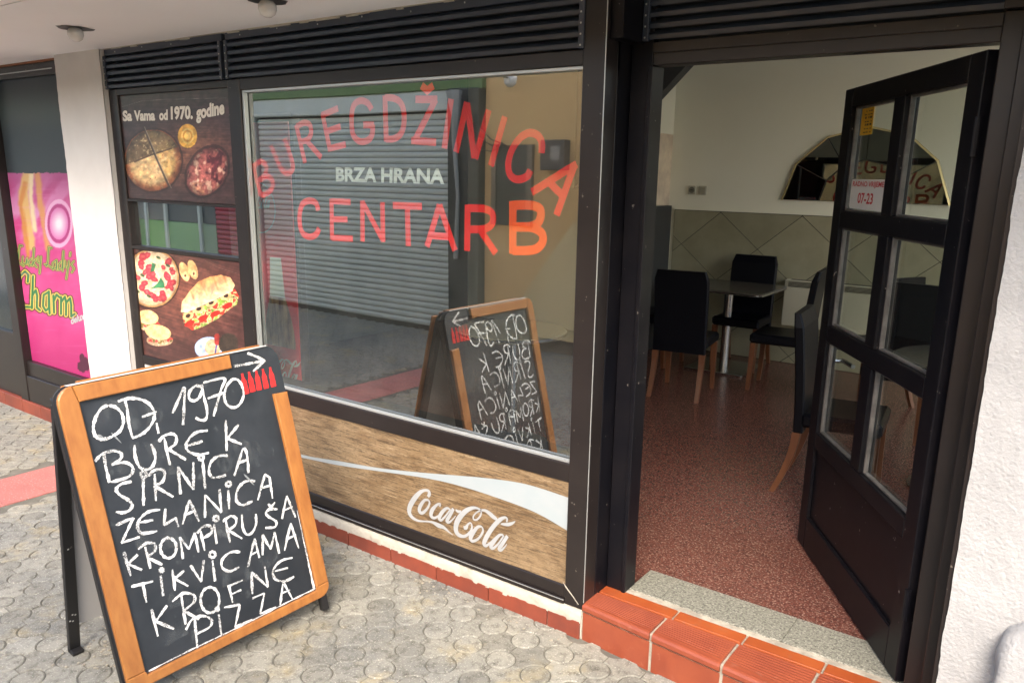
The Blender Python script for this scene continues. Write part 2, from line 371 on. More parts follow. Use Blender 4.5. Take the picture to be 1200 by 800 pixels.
# ================================================================== THE SETTING
# ground sheet to the horizon, then the sandy bed of the pavers, then the stones
struct('ground', box(-60, 60, -60, 60, -.32, -.21), mat('pale ground', (.34, .33, .29), .9, var=(.28, .27, .24), vscale=.5))
pav = struct('pavement', box(-13.0, 4.0, -4.4, .10, -.2, -.0060), M['joint']); ROOT[pav] = (0, 0, 0)
PITCH = .1645; RC = .0575
def disc_mesh(name, seed):
    rnd = random.Random(seed); n = 18; mb = MB()
    rr = [RC*(1+rnd.uniform(-.015, .015)) for _ in range(n)]
    for k, (dr, z) in enumerate(((-.0055, 0), (-.0012, -.0035), (0, -.02))):
        mb.v += [((r+dr)*math.cos(2*math.pi*i/n), (r+dr)*math.sin(2*math.pi*i/n), z+(0 if k else rnd.uniform(-.0003, .0003))) for i, r in enumerate(rr)]
    mb.f.append(tuple(range(n)))
    for k in (0, 1): mb.f += [(k*n+i, k*n+(i+1) % n, (k+1)*n+(i+1) % n, (k+1)*n+i) for i in range(n)]
    return mb
def star_mb(seed):
    rnd = random.Random(seed); mb = MB(); P = PITCH; pts = []
    g = .0025; e = .0012; na = 5
    # order: start at corner (0,0) from the x axis to the y axis, then (0,P), (P,P), (P,0)
    def arc(cx, cy, s, t_, inset):
        r = RC+g+inset; al = math.degrees(math.asin(min(.9, (e+inset*.7)/r)))
        s2 = s+al*(1 if t_ > s else -1); t2 = t_-al*(1 if t_ > s else -1)
        return [(cx+r*math.cos(R_(s2+(t2-s2)*k/na)), cy+r*math.sin(R_(s2+(t2-s2)*k/na))) for k in range(na+1)]
    n = 4*(na+1)
    for k, (ins, z) in enumerate(((.0045, 0), (.001, -.0035), (0, -.02))):
        q = arc(0, 0, 0, 90, ins) + arc(0, P, 270, 360, ins) + arc(P, P, 180, 270, ins) + arc(P, 0, 90, 180, ins)
        mb.v += [(x-P/2, y-P/2, z) for x, y in q]
    mb.f.append(tuple(range(n)))
    for k in (0, 1): mb.f += [(k*n+i, k*n+(i+1) % n, (k+1)*n+(i+1) % n, (k+1)*n+i) for i in range(n)]
    return mb
X0, Y0 = -2.129, -.482
stones = []
for i in range(-66, 37):
    for j in range(-24, 4):
        for kind in (0, 1):
            x = X0+PITCH*(i+.5*kind); y = Y0+PITCH*(j+.5*kind)
            if y > .03 or y < -4.36: continue
            if -5.14-.06 < x < -4.70+.06: continue
            if x > -1.52 and y > -.02: continue
            stones.append((kind, x, y))
vis = []
for s_ in stones:
    px, py = to_px((s_[1], s_[2], 0)); d = math.dist((s_[1], s_[2], 0), CAM)
    cm = RM @ (np.array((s_[1], s_[2], 0))-CAM)
    if cm[2] > 0 and -20 < px < 1220 and py < 830: vis.append((d, s_))
vis.sort(key=lambda q: q[0]); near = set(q[1] for q in vis[:296])
disc_me = []; star_me = []
for k in range(4):
    a = disc_mesh('d', k).mesh('paving_stone'); a.materials.append(M['paver']); disc_me.append(a)
    b = star_mb(k).mesh('paving_stone'); b.materials.append(M['paver']); star_me.append(b)
far = MB(); rnd = random.Random(9)
FD = disc_mesh('f', 1); FS = star_mb(1)
for s_ in stones:
    kind, x, y = s_; dz = rnd.uniform(-.0006, .0006); tx, ty = rnd.uniform(-.006, .006), rnd.uniform(-.006, .006)
    if s_ in near:
        o = bpy.data.objects.new('paving_stone', (disc_me, star_me)[kind][rnd.randrange(4)]); COL.objects.link(o)
        o.location = (x, y, dz); o.rotation_euler = (tx, ty, rnd.choice((0, 1, 2, 3))*math.pi/2); o.parent = pav
    else:
        src = FS if kind else FD
        far.add([(x+p[0], y+p[1], p[2]+dz+ty*p[0]+tx*p[1]) for p in src.v], src.f)
tag(obj('paving_stones_beyond', far, M['paver'], pav), kind='stuff')
nb_ = 0
for i in range(2):
    for j in range(20):
        y = -4.38+j*.2215
        if y+.2215 > .08: continue
        obj('red_paver', box(-5.137+i*.219, -5.137+i*.219+.216, y, y+.2185, -.02, rnd.uniform(-.001, .001), b=.0025), M['redpaver'], pav); nb_ += 1
# loose grit where the paving is broken under the board
gm = MB(); rnd = random.Random(5)
for k in range(420):
    a = rnd.gauss(0, 1); b = rnd.gauss(0, 1)
    if k < 300: x, y = -2.86+a*.10, -1.12+b*.10
    else: x, y = rnd.uniform(-4, -1.5), -.045-abs(rnd.gauss(0, .05))
    s = rnd.uniform(.0015, .006)
    gm.box(x-s, x+s*rnd.uniform(.5, 1.4), y-s, y+s*rnd.uniform(.5, 1.3), -.001, s*.9, b=s*.3)
tag(obj('grit', gm, mat('grit', (.22, .20, .16), .9, var=(.38, .35, .28), vscale=80)), 'loose grit and crumbs of mortar on the pavement', 'grit', kind='stuff')

# soffit over the shop front with its plaster seam, in three boards
sf = MB(); sf.box(-13, 4.0, -.868, .25, 2.485, 2.60); sf.box(-13, 4.0, -1.10, -.872, 2.487, 2.60)
struct('soffit', sf, M['soffit'])
up = MB(); up.box(-13, 1.9, -1.10, 5.6, 3.06, 4.6); up.box(-13, 1.9, -1.10, -1.0, 2.60, 3.06)
struct('upper_storey', up, M['pillar'])
# ragged bead of filler where the soffit meets the louvres
rag = MB(); rnd = random.Random(2); x = -4.75
while x < -1.45:
    l = rnd.uniform(.02, .09); h = rnd.choice((.002, .004, .007, .010, .003)); rag.box(x, x+l, -.012, .02, 2.485-h, 2.4855); x += l
obj_r = obj('filler_bead', rag, M['strip']); tag(obj_r, kind='structure')

# white wall right of the door, rough stucco over real relief near the corner
rw = MB()
xs = np.concatenate([np.arange(-.186, .25, .008), np.arange(.25, 2.05, .19)]); zs = np.arange(-.02, 2.485, .012)
grid = {}
for i, x in enumerate(xs):
    for j, z in enumerate(zs):
        v = Vector((x*9, 0, z*9)); n1 = mnoise.noise(v)*.0035 + mnoise.noise(v*5.2)*.0022 + mnoise.noise(v*13)*.0012
        ed = 0.0
        if i == 0: ed = mnoise.noise(Vector((3, 1, z*7)))*.004+mnoise.noise(Vector((3, 1, z*31)))*.0018+mnoise.noise(Vector((3, 1, z*83)))*.001
        lump = 0.0
        grid[i, j] = len(rw.v); rw.v.append((x+ed, -.012-n1-lump, z))
for i in range(len(xs)-1):
    for j in range(len(zs)-1): rw.f.append((grid[i, j], grid[i+1, j], grid[i+1, j+1], grid[i, j+1]))
wall_r = thing('right_wall', 'rough white stucco wall right of the open door', 'wall', (-.186, 0, 0))
obj('stucco_face', rw, M['white_plaster'], wall_r, smooth=True)
obj('masonry', box(-.184, 1.95, -.006, .30, -.1, 2.485), M['white_plaster'], wall_r)
# plastered boxing round the pipe at the foot of the wall (edge of the frame)
lp = MB(); n = 15; zz = [-.02, .15, .30, .40, .47, .53, .575, .60, .61]
prof_ = [(-1, .0), (-1, -.45), (-.98, -.8), (-.9, -.97), (-.7, -1.03), (-.4, -1.0), (-.15, -1.04), (.1, -1.0), (.35, -1.03), (.6, -1), (.85, -1.0), (1, -.9), (1.05, -.6), (1.05, -.3), (1.05, 0)]
for k, z in enumerate(zz):
    for i, (ax_, ay_) in enumerate(prof_):
        jt = mnoise.noise(Vector((ax_*4, ay_*4, z*16)))*.012
        dz_ = 0.0 if k < 3 else .10*(ax_+1)*min(1, (k-2)/4)
        dep = (.085, .085, .083, .083, .08, .078, .06, .03, .0)[k]
        lp.v.append((.075+ax_*.118*(1 if k < 6 else (.93, .8, .7)[k-6])+jt, -.008+ay_*dep+jt, z+dz_))
for k in range(len(zz)-1):
    for i in range(n-1): lp.f.append((k*n+i, k*n+i+1, (k+1)*n+i+1, (k+1)*n+i))
obj('plaster_boxing', lp, M['white_plaster'], wall_r, smooth=True)

# white pillar left of the shop window
pl = thing('white_pillar', 'white plastered pillar between the pink advert window and the food posters', 'pillar', (-5.02, -.02, 0))
mbp = MB(); nx, nz_ = 24, 150; g2 = {}
for i in range(nx+1):
    for j in range(nz_+1):
        x = -5.292+(5.292-4.757)*i/nx; z = -.02+2.505*j/nz_
        dx = 0
        if i in (0, nx): dx = mnoise.noise(Vector((i, 0, z*25)))*.005
        g2[i, j] = len(mbp.v); mbp.v.append((x+dx, -.03-mnoise.noise(Vector((x*6, 3, z*6)))*.003, z))
for i in range(nx):
    for j in range(nz_): mbp.f.append((g2[i, j], g2[i+1, j], g2[i+1, j+1], g2[i, j+1]))
obj('plaster_face', mbp, M['pillar'], pl, smooth=True)
obj('pillar_core', box(-5.288, -4.761, -.024, .30, -.1, 2.485), M['pillar'], pl)
obj('red_base', MB().box(-5.292, -4.757, -.045, -.02, -.01, .066), M['tile_base'], pl)

# masonry behind the shop front (dark lining seen from inside)
sill = struct('low_wall', box(-5.0, -1.46, .075, .25, -.1, .70), M['frame_dark'])
st = MB(); st.box(-5.0, -1.46, .09, .28, 2.30, 3.0); st.box(-1.46, -1.36, .245, .28, 2.30, 3.0); st.box(-1.36, -.10, .26, .30, 2.30, 3.0); st.box(-13, -5.28, .2, .3, -.1, 3.0)
struct('front_wall', st, M['int_wall'])
struct('post_infill', MB().box(-1.4515, -1.401, .012, .164, 2.296, 2.4845).box(-1.452, -1.40, .19, .25, 2.2, 2.485).box(-1.56, -1.452, .077, .09, 2.2, 2.485), M['frame_dark'])

# interior shell
struct('interior_floor', box(-6.3, 1.8, .40, 5.2, -.1, .16), M['terrazzo'])
struct('interior_ceiling', box(-6.3, 1.8, .28, 5.2, 3.0, 3.05), M['int_wall'])
bw = struct('back_wall', box(-6.3, 1.8, 4.87, 5.1, .16, 3.0), M['int_wall']); ROOT[bw] = (0, 0, 0)
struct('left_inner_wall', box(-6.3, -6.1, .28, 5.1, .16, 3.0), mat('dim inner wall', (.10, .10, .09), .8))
ri = MB(); ri.box(1.6, 1.8, .28, .5, .16, 3.0); ri.box(1.6, 1.8, 4.7, 5.1, .16, 3.0); ri.box(1.6, 1.8, .5, 4.7, .16, .35); ri.box(1.6, 1.8, .5, 4.7, 2.95, 3.0)  # unseen side wall left wide open, shaped to let daylight in
for yy_ in (1.9, 3.3): ri.box(1.66, 1.72, yy_-.03, yy_+.03, .35, 2.95)
struct('right_inner_wall', ri, M['int_wall'])
struct('front_inner_wall', box(-.186, 1.6, .30, .34, .16, 3.0), M['int_wall'])
# dado of square tiles laid on the diagonal; each tile a piece, clipped to the dado band
obj('dado_bed', box(-3.43, 1.6, 4.858, 4.871, .16, 1.535), M['dado_grout'], bw)
def clip(poly, ax, val, keep_less):
    out = []
    for i in range(len(poly)):
        p, q = poly[i], poly[(i+1) % len(poly)]
        ip = (p[ax] <= val) if keep_less else (p[ax] >= val); iq = (q[ax] <= val) if keep_less else (q[ax] >= val)
        if ip: out.append(p)
        if ip != iq: t = (val-p[ax])/(q[ax]-p[ax]); out.append((p[0]+t*(q[0]-p[0]), p[1]+t*(q[1]-p[1])))
    return out
DW, DH = .388, .325
for i in range(-2, 16):
    for j in range(-1, 6):
        cx = -2.948+DW*i; cz = 1.526+0-DH*j
        if (i+j) % 2 == 0: continue
        e = .004; poly = [(cx-DW+e*1.2, cz), (cx, cz-DH+e), (cx+DW-e*1.2, cz), (cx, cz+DH-e)]
        for ax, val, kl in ((0, -3.43, False), (0, 1.58, True), (1, .165, False), (1, 1.53, True)):
            poly = clip(poly, ax, val, kl)
            if not poly: break
        if len(poly) < 3: continue
        obj('wall_tile', MB().prism([(x, 4.853, z) for x, z in poly], (0, .008, 0)), M['dado'], bw)
obj('dado_trim', box(-3.43, 1.6, 4.848, 4.87, 1.536, 1.548), M['int_wall'], bw)
# column with a mirror panel at the left of the back wall
cl = thing('inner_column', 'dark column with a mottled mirror panel at the left of the back wall', 'column', (-3.8, 4.6, .16))
obj('column_body', box(-4.3, -3.47, 4.48, 4.87, .16, 1.57), M['dark_board'], cl)
obj('column_top', box(-4.3, -3.50, 4.52, 4.87, 2.25, 3.0), M['int_wall'], cl)
mir = mat('beige mirror', (.85, .74, .60), .3, metal=.35, var=(.60, .50, .42), k=1, vscale=5)  # mottled beige mixed into the panel's colour
obj('mirror_panel', box(-4.3, -3.50, 4.495, 4.87, 1.571, 2.25, b=.004), mir, cl)
obj('mirror_facet', MB().prism([(-4.1, 4.494, 1.62), (-3.63, 4.494, 1.86), (-3.78, 4.494, 2.12), (-4.1, 4.494, 2.18)], (0, -.006, 0)), M['mirror'], cl)
# sloping boxed beam above it
bmx = thing('sloping_beam', 'dark sloping boxed beam at the upper left seen through the doorway', 'beam', (-3.6, 4.4, 2.6))
obj('beam_face', MB().prism([(-4.3, 4.35, 1.72), (-3.02, 4.35, 2.95), (-3.02, 4.35, 3.0), (-4.3, 4.35, 3.0)], (0, .13, 0)), mat('dark beam paint', (.06, .065, .068), .6), bmx)

# ------------------------------------------------------------------ building across the passage (what the glass mirrors)
OY = -4.4
op = thing('opposite_building', 'low building across the passage with tan wall, dark pier and grey roller shutter', 'building', (-6, OY, 0))
obj('wall', MB().box(-5.52, 6.0, OY-.3, OY, -.1, 3.0), M['tan'], op)
obj('plinth', box(-5.52, 6.0, OY, OY+.03, -.1, .16), M['grey_base'], op)
obj('pier', MB().box(-5.99, -5.54, OY-.3, OY+.10, -.1, 2.74, b=.01), M['opp_dark'], op)
obj('shutter_housing', MB().box(-9.45, -5.99, OY-.2, OY+.05, 2.52, 2.73, b=.01), M['shutter'], op)
obj('fascia', MB().box(-14, -5.52, OY-.2, OY+.07, 2.73, 3.0, b=.01), M['green'], op)
obj('guide_rail', MB().box(-9.86, -9.46, OY-.2, OY+.03, -.1, 2.52, b=.01), mat('grey guide rail', (.30, .35, .34), .5), op)
obj('backing', box(-14, -5.99, OY-.35, OY-.06, -.1, 2.73), M['opp_dark'], op)
def shutter(x0, x1, z0, z1, m, name='slat'):
    me = None; z = z0; k = 0
    while z < z1-.01:
        if me is None:
            mb = MB(); L = x1-x0; pr = []
            for q in range(6):
                a = math.pi*q/5; pr.append((.022*math.sin(a), .0335-.0335*math.cos(a)))
            mb.prism([(x0+6, p[0]+OY-.03-OY, p[1]) for p in pr], (L, 0, 0))
            me = mb.mesh('slat'); me.materials.append(m)
        o = bpy.data.objects.new(name, me); COL.objects.link(o); o.location = (0, 0, z); o.parent = op; z += .070; k += 1
shutter(-9.45, -5.99, .05, 2.5, M['shutter'])
shutter(-10.6, -9.87, .05, 2.7, mat('red shutter lacquer', (.42, .05, .08), .5))
for xa, xb, c in ((-12.4, -11.9, (.13, .42, .07)), (-11.84, -11.0, (.33, .55, .27)), (-10.96, -10.62, (.30, .42, .30)), (-14, -12.45, (.1, .3, .05))):
    obj('green_panel', MB().box(xa, xb, OY-.06, OY-.01, .2, 1.02, b=.005), mat('green panel', c, .5), op)
for xa in (-12.42, -11.86, -10.98):
    obj('window_post', box(xa-.03, xa+.03, OY-.06, OY+.02, -.05, 2.7), M['shutter'], op)
obj('window_band', MB().box(-14, -10.62, OY-.06, OY-.02, 1.03, 2.7), mat('smoked glazing', (.10, .12, .13), .25), op)
dw = obj('dark_window', MB().box(-5.34, -4.93, OY, OY+.03, 1.3, 2.14, b=.004), M['opp_dark'], op)
obj('frame', MB().box(-4.93, -4.86, OY, OY+.045, 1.3, 2.14).box(-5.40, -5.34, OY, OY+.045, 1.3, 2.14), mat('taupe frame', (.2, .16, .12), .6), dw)
obj('pale_wedge', MB().prism([(-5.2, OY, .16), (-4.29, OY, 1.37), (-3.6, OY, 1.37), (-3.6, OY, .16)], (0, .12, 0)), M['tan_light'], op)  # paler sloping wedge raised on the tan wall
mbx = thing('meter_box', 'grey wall box on the tan wall, mirrored in the right of the window', 'box', (-4.55, OY+.05, 2.0))
obj('box_body', MB().box(-4.71, -4.42, OY, OY+.12, 1.88, 2.18, b=.008), mat('grey box', (.09, .075, .07), .5), mbx)
obj('box_label', MB().box(-4.58, -4.47, OY+.12, OY+.123, 1.98, 2.12), mat('grey label', (.3, .28, .26), .5), mbx)
cc = thing('security_camera', 'white dome security camera under the canopy, mirrored at the top of the window', 'security camera', (-5.05, OY+.2, 2.8))
obj('mount', MB().lathe([(0, .06), (.07, .06), (.07, .0), (.03, -.01)], (-5.05, OY+.2, 2.86)), M['sign_white'], cc)
obj('camera_head', MB().lathe([(.0, .05), (.05, .04), (.07, 0), (.06, -.06), (.03, -.09), (0, -.095)], (-5.05, OY+.2, 2.80)), M['sign_white'], cc, smooth=True)
obj('lens', MB().lathe([(0, .01), (.03, .008), (.03, 0)], (-5.05, OY+.27, 2.79)), M['print_black'], cc)
cb = thing('cables', 'dark cables sagging from the dark pier to the window of the tan wall', 'cable', (-5.6, OY+.12, 2.6))
for dz in (0, .12, .25):
    obj('cable', MB().tube([(-5.75, OY+.13, 2.66-dz*.3), (-5.55, OY+.12, 2.35-dz), (-5.38, OY+.08, 2.20-dz*.5), (-5.2, OY+.06, 2.14)], .008, 5), M['print_black'], cb)
obj('plastic_sheet', MB().tube([(-5.85, OY+.13, 2.70), (-5.82, OY+.15, 2.45), (-5.86, OY+.13, 2.2), (-5.80, OY+.14, 1.6), (-5.84, OY+.13, .9)], [.10, .05, .03, .02, .03], 7), mat('grey sheet', (.3, .32, .32), .4), cb)

# ================================================================== THE SHOP FRONT
GY = .030                                    # glass plane of the big window
def louvre(label, x0, x1, z0, z1, n, Y, group='louvre panels above the shop front', ends=(True, True)):
    t = thing('louvre_panel', label, 'louvre', ((x0+x1)/2, Y, z0), group)
    obj('backing', box(x0, x1, Y+.035, Y+.05, z0, z1), M['louvre'], t)
    p = (z1-z0-.035)/n; me = None
    for k in range(n):
        z = z0+.004+k*p
        mb = MB().prism([(x0+.02, Y-.012, z), (x0+.02, Y-.014, z+.015), (x0+.02, Y+.012, z+p*.93), (x0+.02, Y+.033, z+p*.93), (x0+.02, Y+.033, z+p*.80)], (x1-x0-.04, 0, 0))
        obj('slat', mb, M['louvre'], t)
    obj('top_board', box(x0, x1, Y-.006, Y+.03, z1-.034, z1, b=.002), M['louvre'], t)
    for e, x in ((ends[0], x0), (ends[1], x1-.022)):
        if not e: continue
        obj('end_strip', box(x, x+.022, Y-.018, Y+.03, z0, z1-.036, b=.002), M['louvre'], t)
        for k in range(n):
            obj('rivet', box(x+.008, x+.014, Y-.021, Y-.018, z0+.008+k*p, z0+.014+k*p, b=.001), M['alu'], t)
    for k in range(int((x1-x0)/.28)):
        obj('rivet', box(x0+.12+k*.28, x0+.126+k*.28, Y-.009, Y-.006, z1-.022+.006*(k % 2), z1-.016+.006*(k % 2), b=.001), M['alu'], t)
    return t
louvre('short dark louvre panel above the food posters', -4.752, -3.632, 2.268, 2.482, 5, 0)
louvre('long dark louvre panel above the big lettered window', -3.604, -1.540, 2.268, 2.482, 5, 0)
louvre('dark louvre panel above the open doorway', -1.40, -.195, 2.302, 2.482, 4, .165)

sw = thing('shop_window', 'big shop window with red BUREGDŽINICA lettering above a wood-look panel', 'window', (-2.5, 0, .13))
fr = lambda x0, x1, z0, z1, y0=-.004, y1=.062, name='frame_rail', b=.003: obj(name, box(x0, x1, y0, y1, z0, z1, b=b), M['frame'], sw)
fr(-3.612, -3.512, .205, 2.266, name='frame_post', y0=-.006)
fr(-1.545, -1.452, .128, 2.484, name='frame_post', y0=-.010, y1=.075)
fr(-3.512, -1.545, 2.214, 2.267)
fr(-3.512, -1.545, .656, .733)
fr(-4.66, -1.546, .150, .205, y0=-.002)
fr(-4.66, -1.546, .126, .149, y0=-.014)
obj('post_return', box(-1.535, -1.452, .076, .19, .05, 2.484, b=.002), M['frame_dark'], sw)  # near-black colour stands in for the dark reflection on this face
for a in ((-3.511, -3.496, .735, 2.212), (-3.495, -1.546, 2.202, 2.213), (-3.495, -1.546, .734, .744)):
    obj('glazing_bead', box(a[0], a[1], .004, .026, a[2], a[3], b=.001), M['alu'], sw)
obj('glazing_bead', box(-1.549, -1.545, .004, .026, .745, 2.2), M['frame'], sw)
obj('sealant', box(-1.4535, -1.4505, -.0125, -.0095, .165, 2.48), M['alu'], sw)
mbs = MB(); ribbon(mbs, [np.array([-1.553, -.0118, .225]), np.array([-1.535, -.0118, .205]), np.array([-1.505, -.0118, .18]), np.array([-1.475, -.0118, .150])], [.003, .008, .006, .003], (0, -1, 0), rough=.4); obj('sealant', mbs, M['strip'], sw)
obj('frame_lip', box(-4.66, -1.546, -.0155, -.0142, .1445, .1475), M['alu'], sw)
pane = obj('window_pane', box(-3.505, -1.547, GY, GY+.006, .736, 2.211), M['glass'], sw)

# red vinyl letters on the inside of the glass
W1 = lambda x, y: (285+x/3.636, 90+y/3.636)
W2 = lambda x, y: (480+x/3.636, 90+y/3.636)
def vinyl(strokes, mp, w, m, Y=GY+.0075, curved=()):
    mb = MB()
    for k, s in enumerate(strokes):
        p = smooth_pts(s, 5) if len(s) > 4 or k in curved else [np.array(q, float) for q in s]
        P3 = [atY(*mp(q[0], q[1]), Y) for q in p]
        ribbon(mb, P3, [w]*len(P3), (0, -1, 0), thick=.0004*(k+1))
    return obj('letter', mb, m, sw)
LT = [
 ([[(44, 382), (75, 508)], [(42, 385), (70, 362), (96, 375), (98, 405), (85, 430), (60, 445)], [(62, 445), (100, 425), (124, 440), (124, 475), (105, 495), (76, 505)]], W1, .028),
 ([[(118, 292), (140, 345), (162, 392), (185, 412), (208, 400), (212, 375), (198, 325), (176, 262)]], W1, .028),
 ([[(226, 205), (264, 368)], [(228, 214), (258, 197), (284, 205), (290, 240), (275, 268), (244, 278)], [(270, 272), (334, 345)]], W1, .028),
 ([[(338, 158), (371, 318)], [(334, 165), (405, 135)], [(352, 235), (416, 212)], [(366, 307), (438, 288)]], W1, .028),
 ([[(548, 140), (530, 112), (498, 103), (470, 125), (462, 180), (468, 245), (495, 275), (530, 272), (550, 245), (552, 205)], [(558, 206), (512, 206)]], W1, .029),
 ([[(604, 80), (610, 277)], [(605, 90), (640, 92), (670, 110), (685, 150), (684, 210), (668, 248), (640, 265), (608, 266)]], W1, .029),
 ([[(25, 97), (118, 97)], [(112, 97), (22, 272)], [(8, 272), (114, 280)], [(52, 38), (76, 60), (102, 38)]], W2, .030),
 ([[(177, 95), (148, 306)]], W2, .030),
 ([[(244, 108), (198, 322)], [(246, 112), (276, 348)], [(338, 142), (280, 350)]], W2, .030),
 ([[(406, 170), (346, 380)]], W2, .030),
 ([[(562, 326), (563, 280), (545, 250), (510, 240), (470, 262), (435, 315), (420, 375), (430, 420), (462, 438), (500, 425), (515, 398)]], W2, .030),
 ([[(520, 492), (712, 372)], [(704, 372), (626, 590)], [(592, 446), (652, 506)]], W2, .030),
 ([[(320, 570), (310, 538), (280, 528), (250, 548), (240, 605), (250, 660), (280, 682), (310, 672), (324, 645)]], W1, .031),
 ([[(376, 520), (379, 695)], [(376, 530), (458, 534)], [(378, 606), (445, 608)], [(378, 686), (468, 690)]], W1, .028),
 ([[(509, 702), (508, 528)], [(508, 532), (598, 700)], [(597, 704), (594, 534)]], W1, .028),
 ([[(638, 548), (762, 552)], [(700, 552), (704, 722)]], W1, .030),
 ([[(74, 724), (128, 545)], [(128, 545), (194, 740)], [(92, 676), (168, 682)]], W2, .030),
 ([[(248, 545), (245, 742)], [(248, 560), (315, 562), (352, 582), (352, 625), (318, 648), (248, 650)], [(300, 650), (368, 752)]], W2, .031),
]
for k, (st_, mp, wd) in enumerate(LT): vinyl(st_, mp, wd, M['letter_red'], Y=GY+.0075+.0003*(k % 2))
vinyl([[(440, 530), (440, 755)], [(440, 548), (510, 547), (552, 560), (560, 590), (545, 625), (505, 640), (440, 640)], [(440, 640), (520, 642), (562, 665), (568, 700), (545, 730), (505, 740), (440, 740)]], W2, .036, M['letter_orange'], Y=GY+.0072)
bz = text_quad(MB(), 'BRZA HRANA', atY(393.6, 212.6, GY+.0075), atY(520.7, 216, GY+.0075), atY(393.6, 196, GY+.0075), bold=.035)
obj('lettering', bz, M['letter_white'], sw)

def wood_print():
    m = bpy.data.materials.new('wood print'); m.use_nodes = True; t = m.node_tree; N = t.nodes; L = t.links; p = N['Principled BSDF']
    tc = N.new('ShaderNodeTexCoord')
    def nz(sc, stretch, det=8, dist=0.0, rg=.7):
        mp = N.new('ShaderNodeMapping'); mp.inputs['Scale'].default_value = stretch; L.new(tc.outputs['Object'], mp.inputs[0])
        n = N.new('ShaderNodeTexNoise'); n.inputs['Scale'].default_value = sc; n.inputs['Detail'].default_value = det; n.inputs['Roughness'].default_value = rg
        n.inputs['Distortion'].default_value = dist; L.new(mp.outputs[0], n.inputs['Vector']); return n.outputs[0]
    def mix(f, a, b, lo, hi):
        r = N.new('ShaderNodeMapRange'); r.inputs['From Min'].default_value = lo; r.inputs['From Max'].default_value = hi; L.new(f, r.inputs[0])
        x = N.new('ShaderNodeMix'); x.data_type = 'RGBA'; L.new(r.outputs[0], x.inputs[0])
        for k, v in ((6, a), (7, b)):
            if isinstance(v, tuple): x.inputs[k].default_value = (*v, 1)
            else: L.new(v, x.inputs[k])
        return x.outputs[2]
    c = mix(nz(2.2, (1, 1, 2.2), 4, .6), (.155, .098, .050), (.245, .170, .095), .40, .60)
    c = mix(nz(7, (.8, 1, 11), 8, .5, .75), c, (.06, .036, .018), .47, .64)
    c = mix(nz(11, (.7, 1, 16), 7, .4, .8), c, (.40, .31, .195), .52, .68)
    c = mix(nz(60, (1, 1, 2.5), 6, 0, .8), c, (.04, .026, .015), .52, .70)
    L.new(c, p.inputs['Base Color']); p.inputs['Roughness'].default_value = .36; p.inputs['Coat Weight'].default_value = .3
    return m
# wood-look printed panel with the pale swoosh and the script logo
wood = wood_print()
wp = obj('wood_panel', box(-3.511, -1.546, .004, .05, .206, .655), wood, sw)
swm = MB()
topc = [(-3.50, .400), (-3.179, .400), (-2.903, .430), (-2.613, .462), (-2.3, .512), (-2.021, .562), (-1.823, .590), (-1.702, .596), (-1.550, .590)]
botc = [(-3.50, .350), (-3.179, .384), (-2.903, .408), (-2.613, .446), (-2.3, .486), (-2.088, .498), (-1.862, .494), (-1.699, .482), (-1.550, .448)]
tp = smooth_pts(topc, 4); bt = smooth_pts(botc, 4)
for i in range(len(tp)): swm.v += [(tp[i][0], .0025, tp[i][1]), (bt[i][0], .0025, bt[i][1])]
for i in range(len(tp)-1): swm.f.append((2*i, 2*i+1, 2*i+3, 2*i+2))
obj('swoosh', swm, M['swoosh'], wp)
LG = [  # x, y, width in units of a 8x enlargement of the photographed logo
 [(292, 172, 22), (306, 150, 30), (300, 122, 26), (270, 112, 20), (225, 128, 30), (170, 185, 42), (126, 260, 44), (118, 320, 40), (148, 368, 30), (205, 398, 18), (275, 404, 12), (335, 412, 20), (388, 440, 38), (440, 460, 28), (488, 500, 14), (528, 532, 5)],
 [(300, 205, 16), (262, 205, 22), (222, 260, 32), (212, 305, 32), (240, 325, 26), (285, 285, 20), (308, 235, 18), (300, 205, 14)],
 [(398, 262, 24), (405, 242, 20), (375, 250, 20), (332, 300, 34), (322, 350, 32), (352, 372, 22), (400, 345, 12), (432, 305, 8)],
 [(500, 292, 14), (470, 280, 20), (425, 320, 30), (398, 372, 30), (418, 392, 20), (460, 350, 14), (505, 290, 12)],
 [(532, 285, 26), (500, 345, 28), (470, 398, 28), (492, 412, 18), (530, 380, 10), (552, 350, 6)],
 [(552, 296, 16), (578, 312, 22), (602, 306, 14)],
 [(628, 462, 26), (650, 462, 30), (668, 432, 16), (692, 418, 12), (706, 450, 16), (692, 500, 20), (640, 542, 22), (585, 532, 34), (556, 490, 42), (562, 420, 44), (605, 348, 42), (665, 295, 34), (730, 276, 22), (785, 296, 14), (790, 340, 14), (755, 385, 14), (722, 385, 14), (722, 350, 12), (765, 310, 12), (820, 300, 20), (865, 325, 32), (905, 360, 34), (940, 385, 22)],
 [(800, 455, 16), (762, 455, 22), (715, 510, 34), (692, 560, 34), (712, 588, 24), (765, 565, 18), (808, 500, 18), (800, 455, 14)],
 [(1030, 410, 12), (1035, 380, 16), (1010, 368, 20), (960, 395, 32), (900, 460, 34), (845, 545, 36), (818, 610, 32), (838, 632, 22), (880, 600, 12), (905, 570, 7)],
 [(1112, 402, 5), (1085, 420, 18), (1045, 432, 26), (1000, 430, 20), (975, 428, 8)],
 [(1000, 532, 14), (965, 532, 20), (915, 585, 30), (882, 640, 28), (905, 655, 20), (955, 610, 14), (1005, 535, 12)],
 [(1038, 540, 26), (1000, 600, 28), (960, 660, 28), (982, 672, 18), (1015, 640, 10), (1032, 615, 5)]]
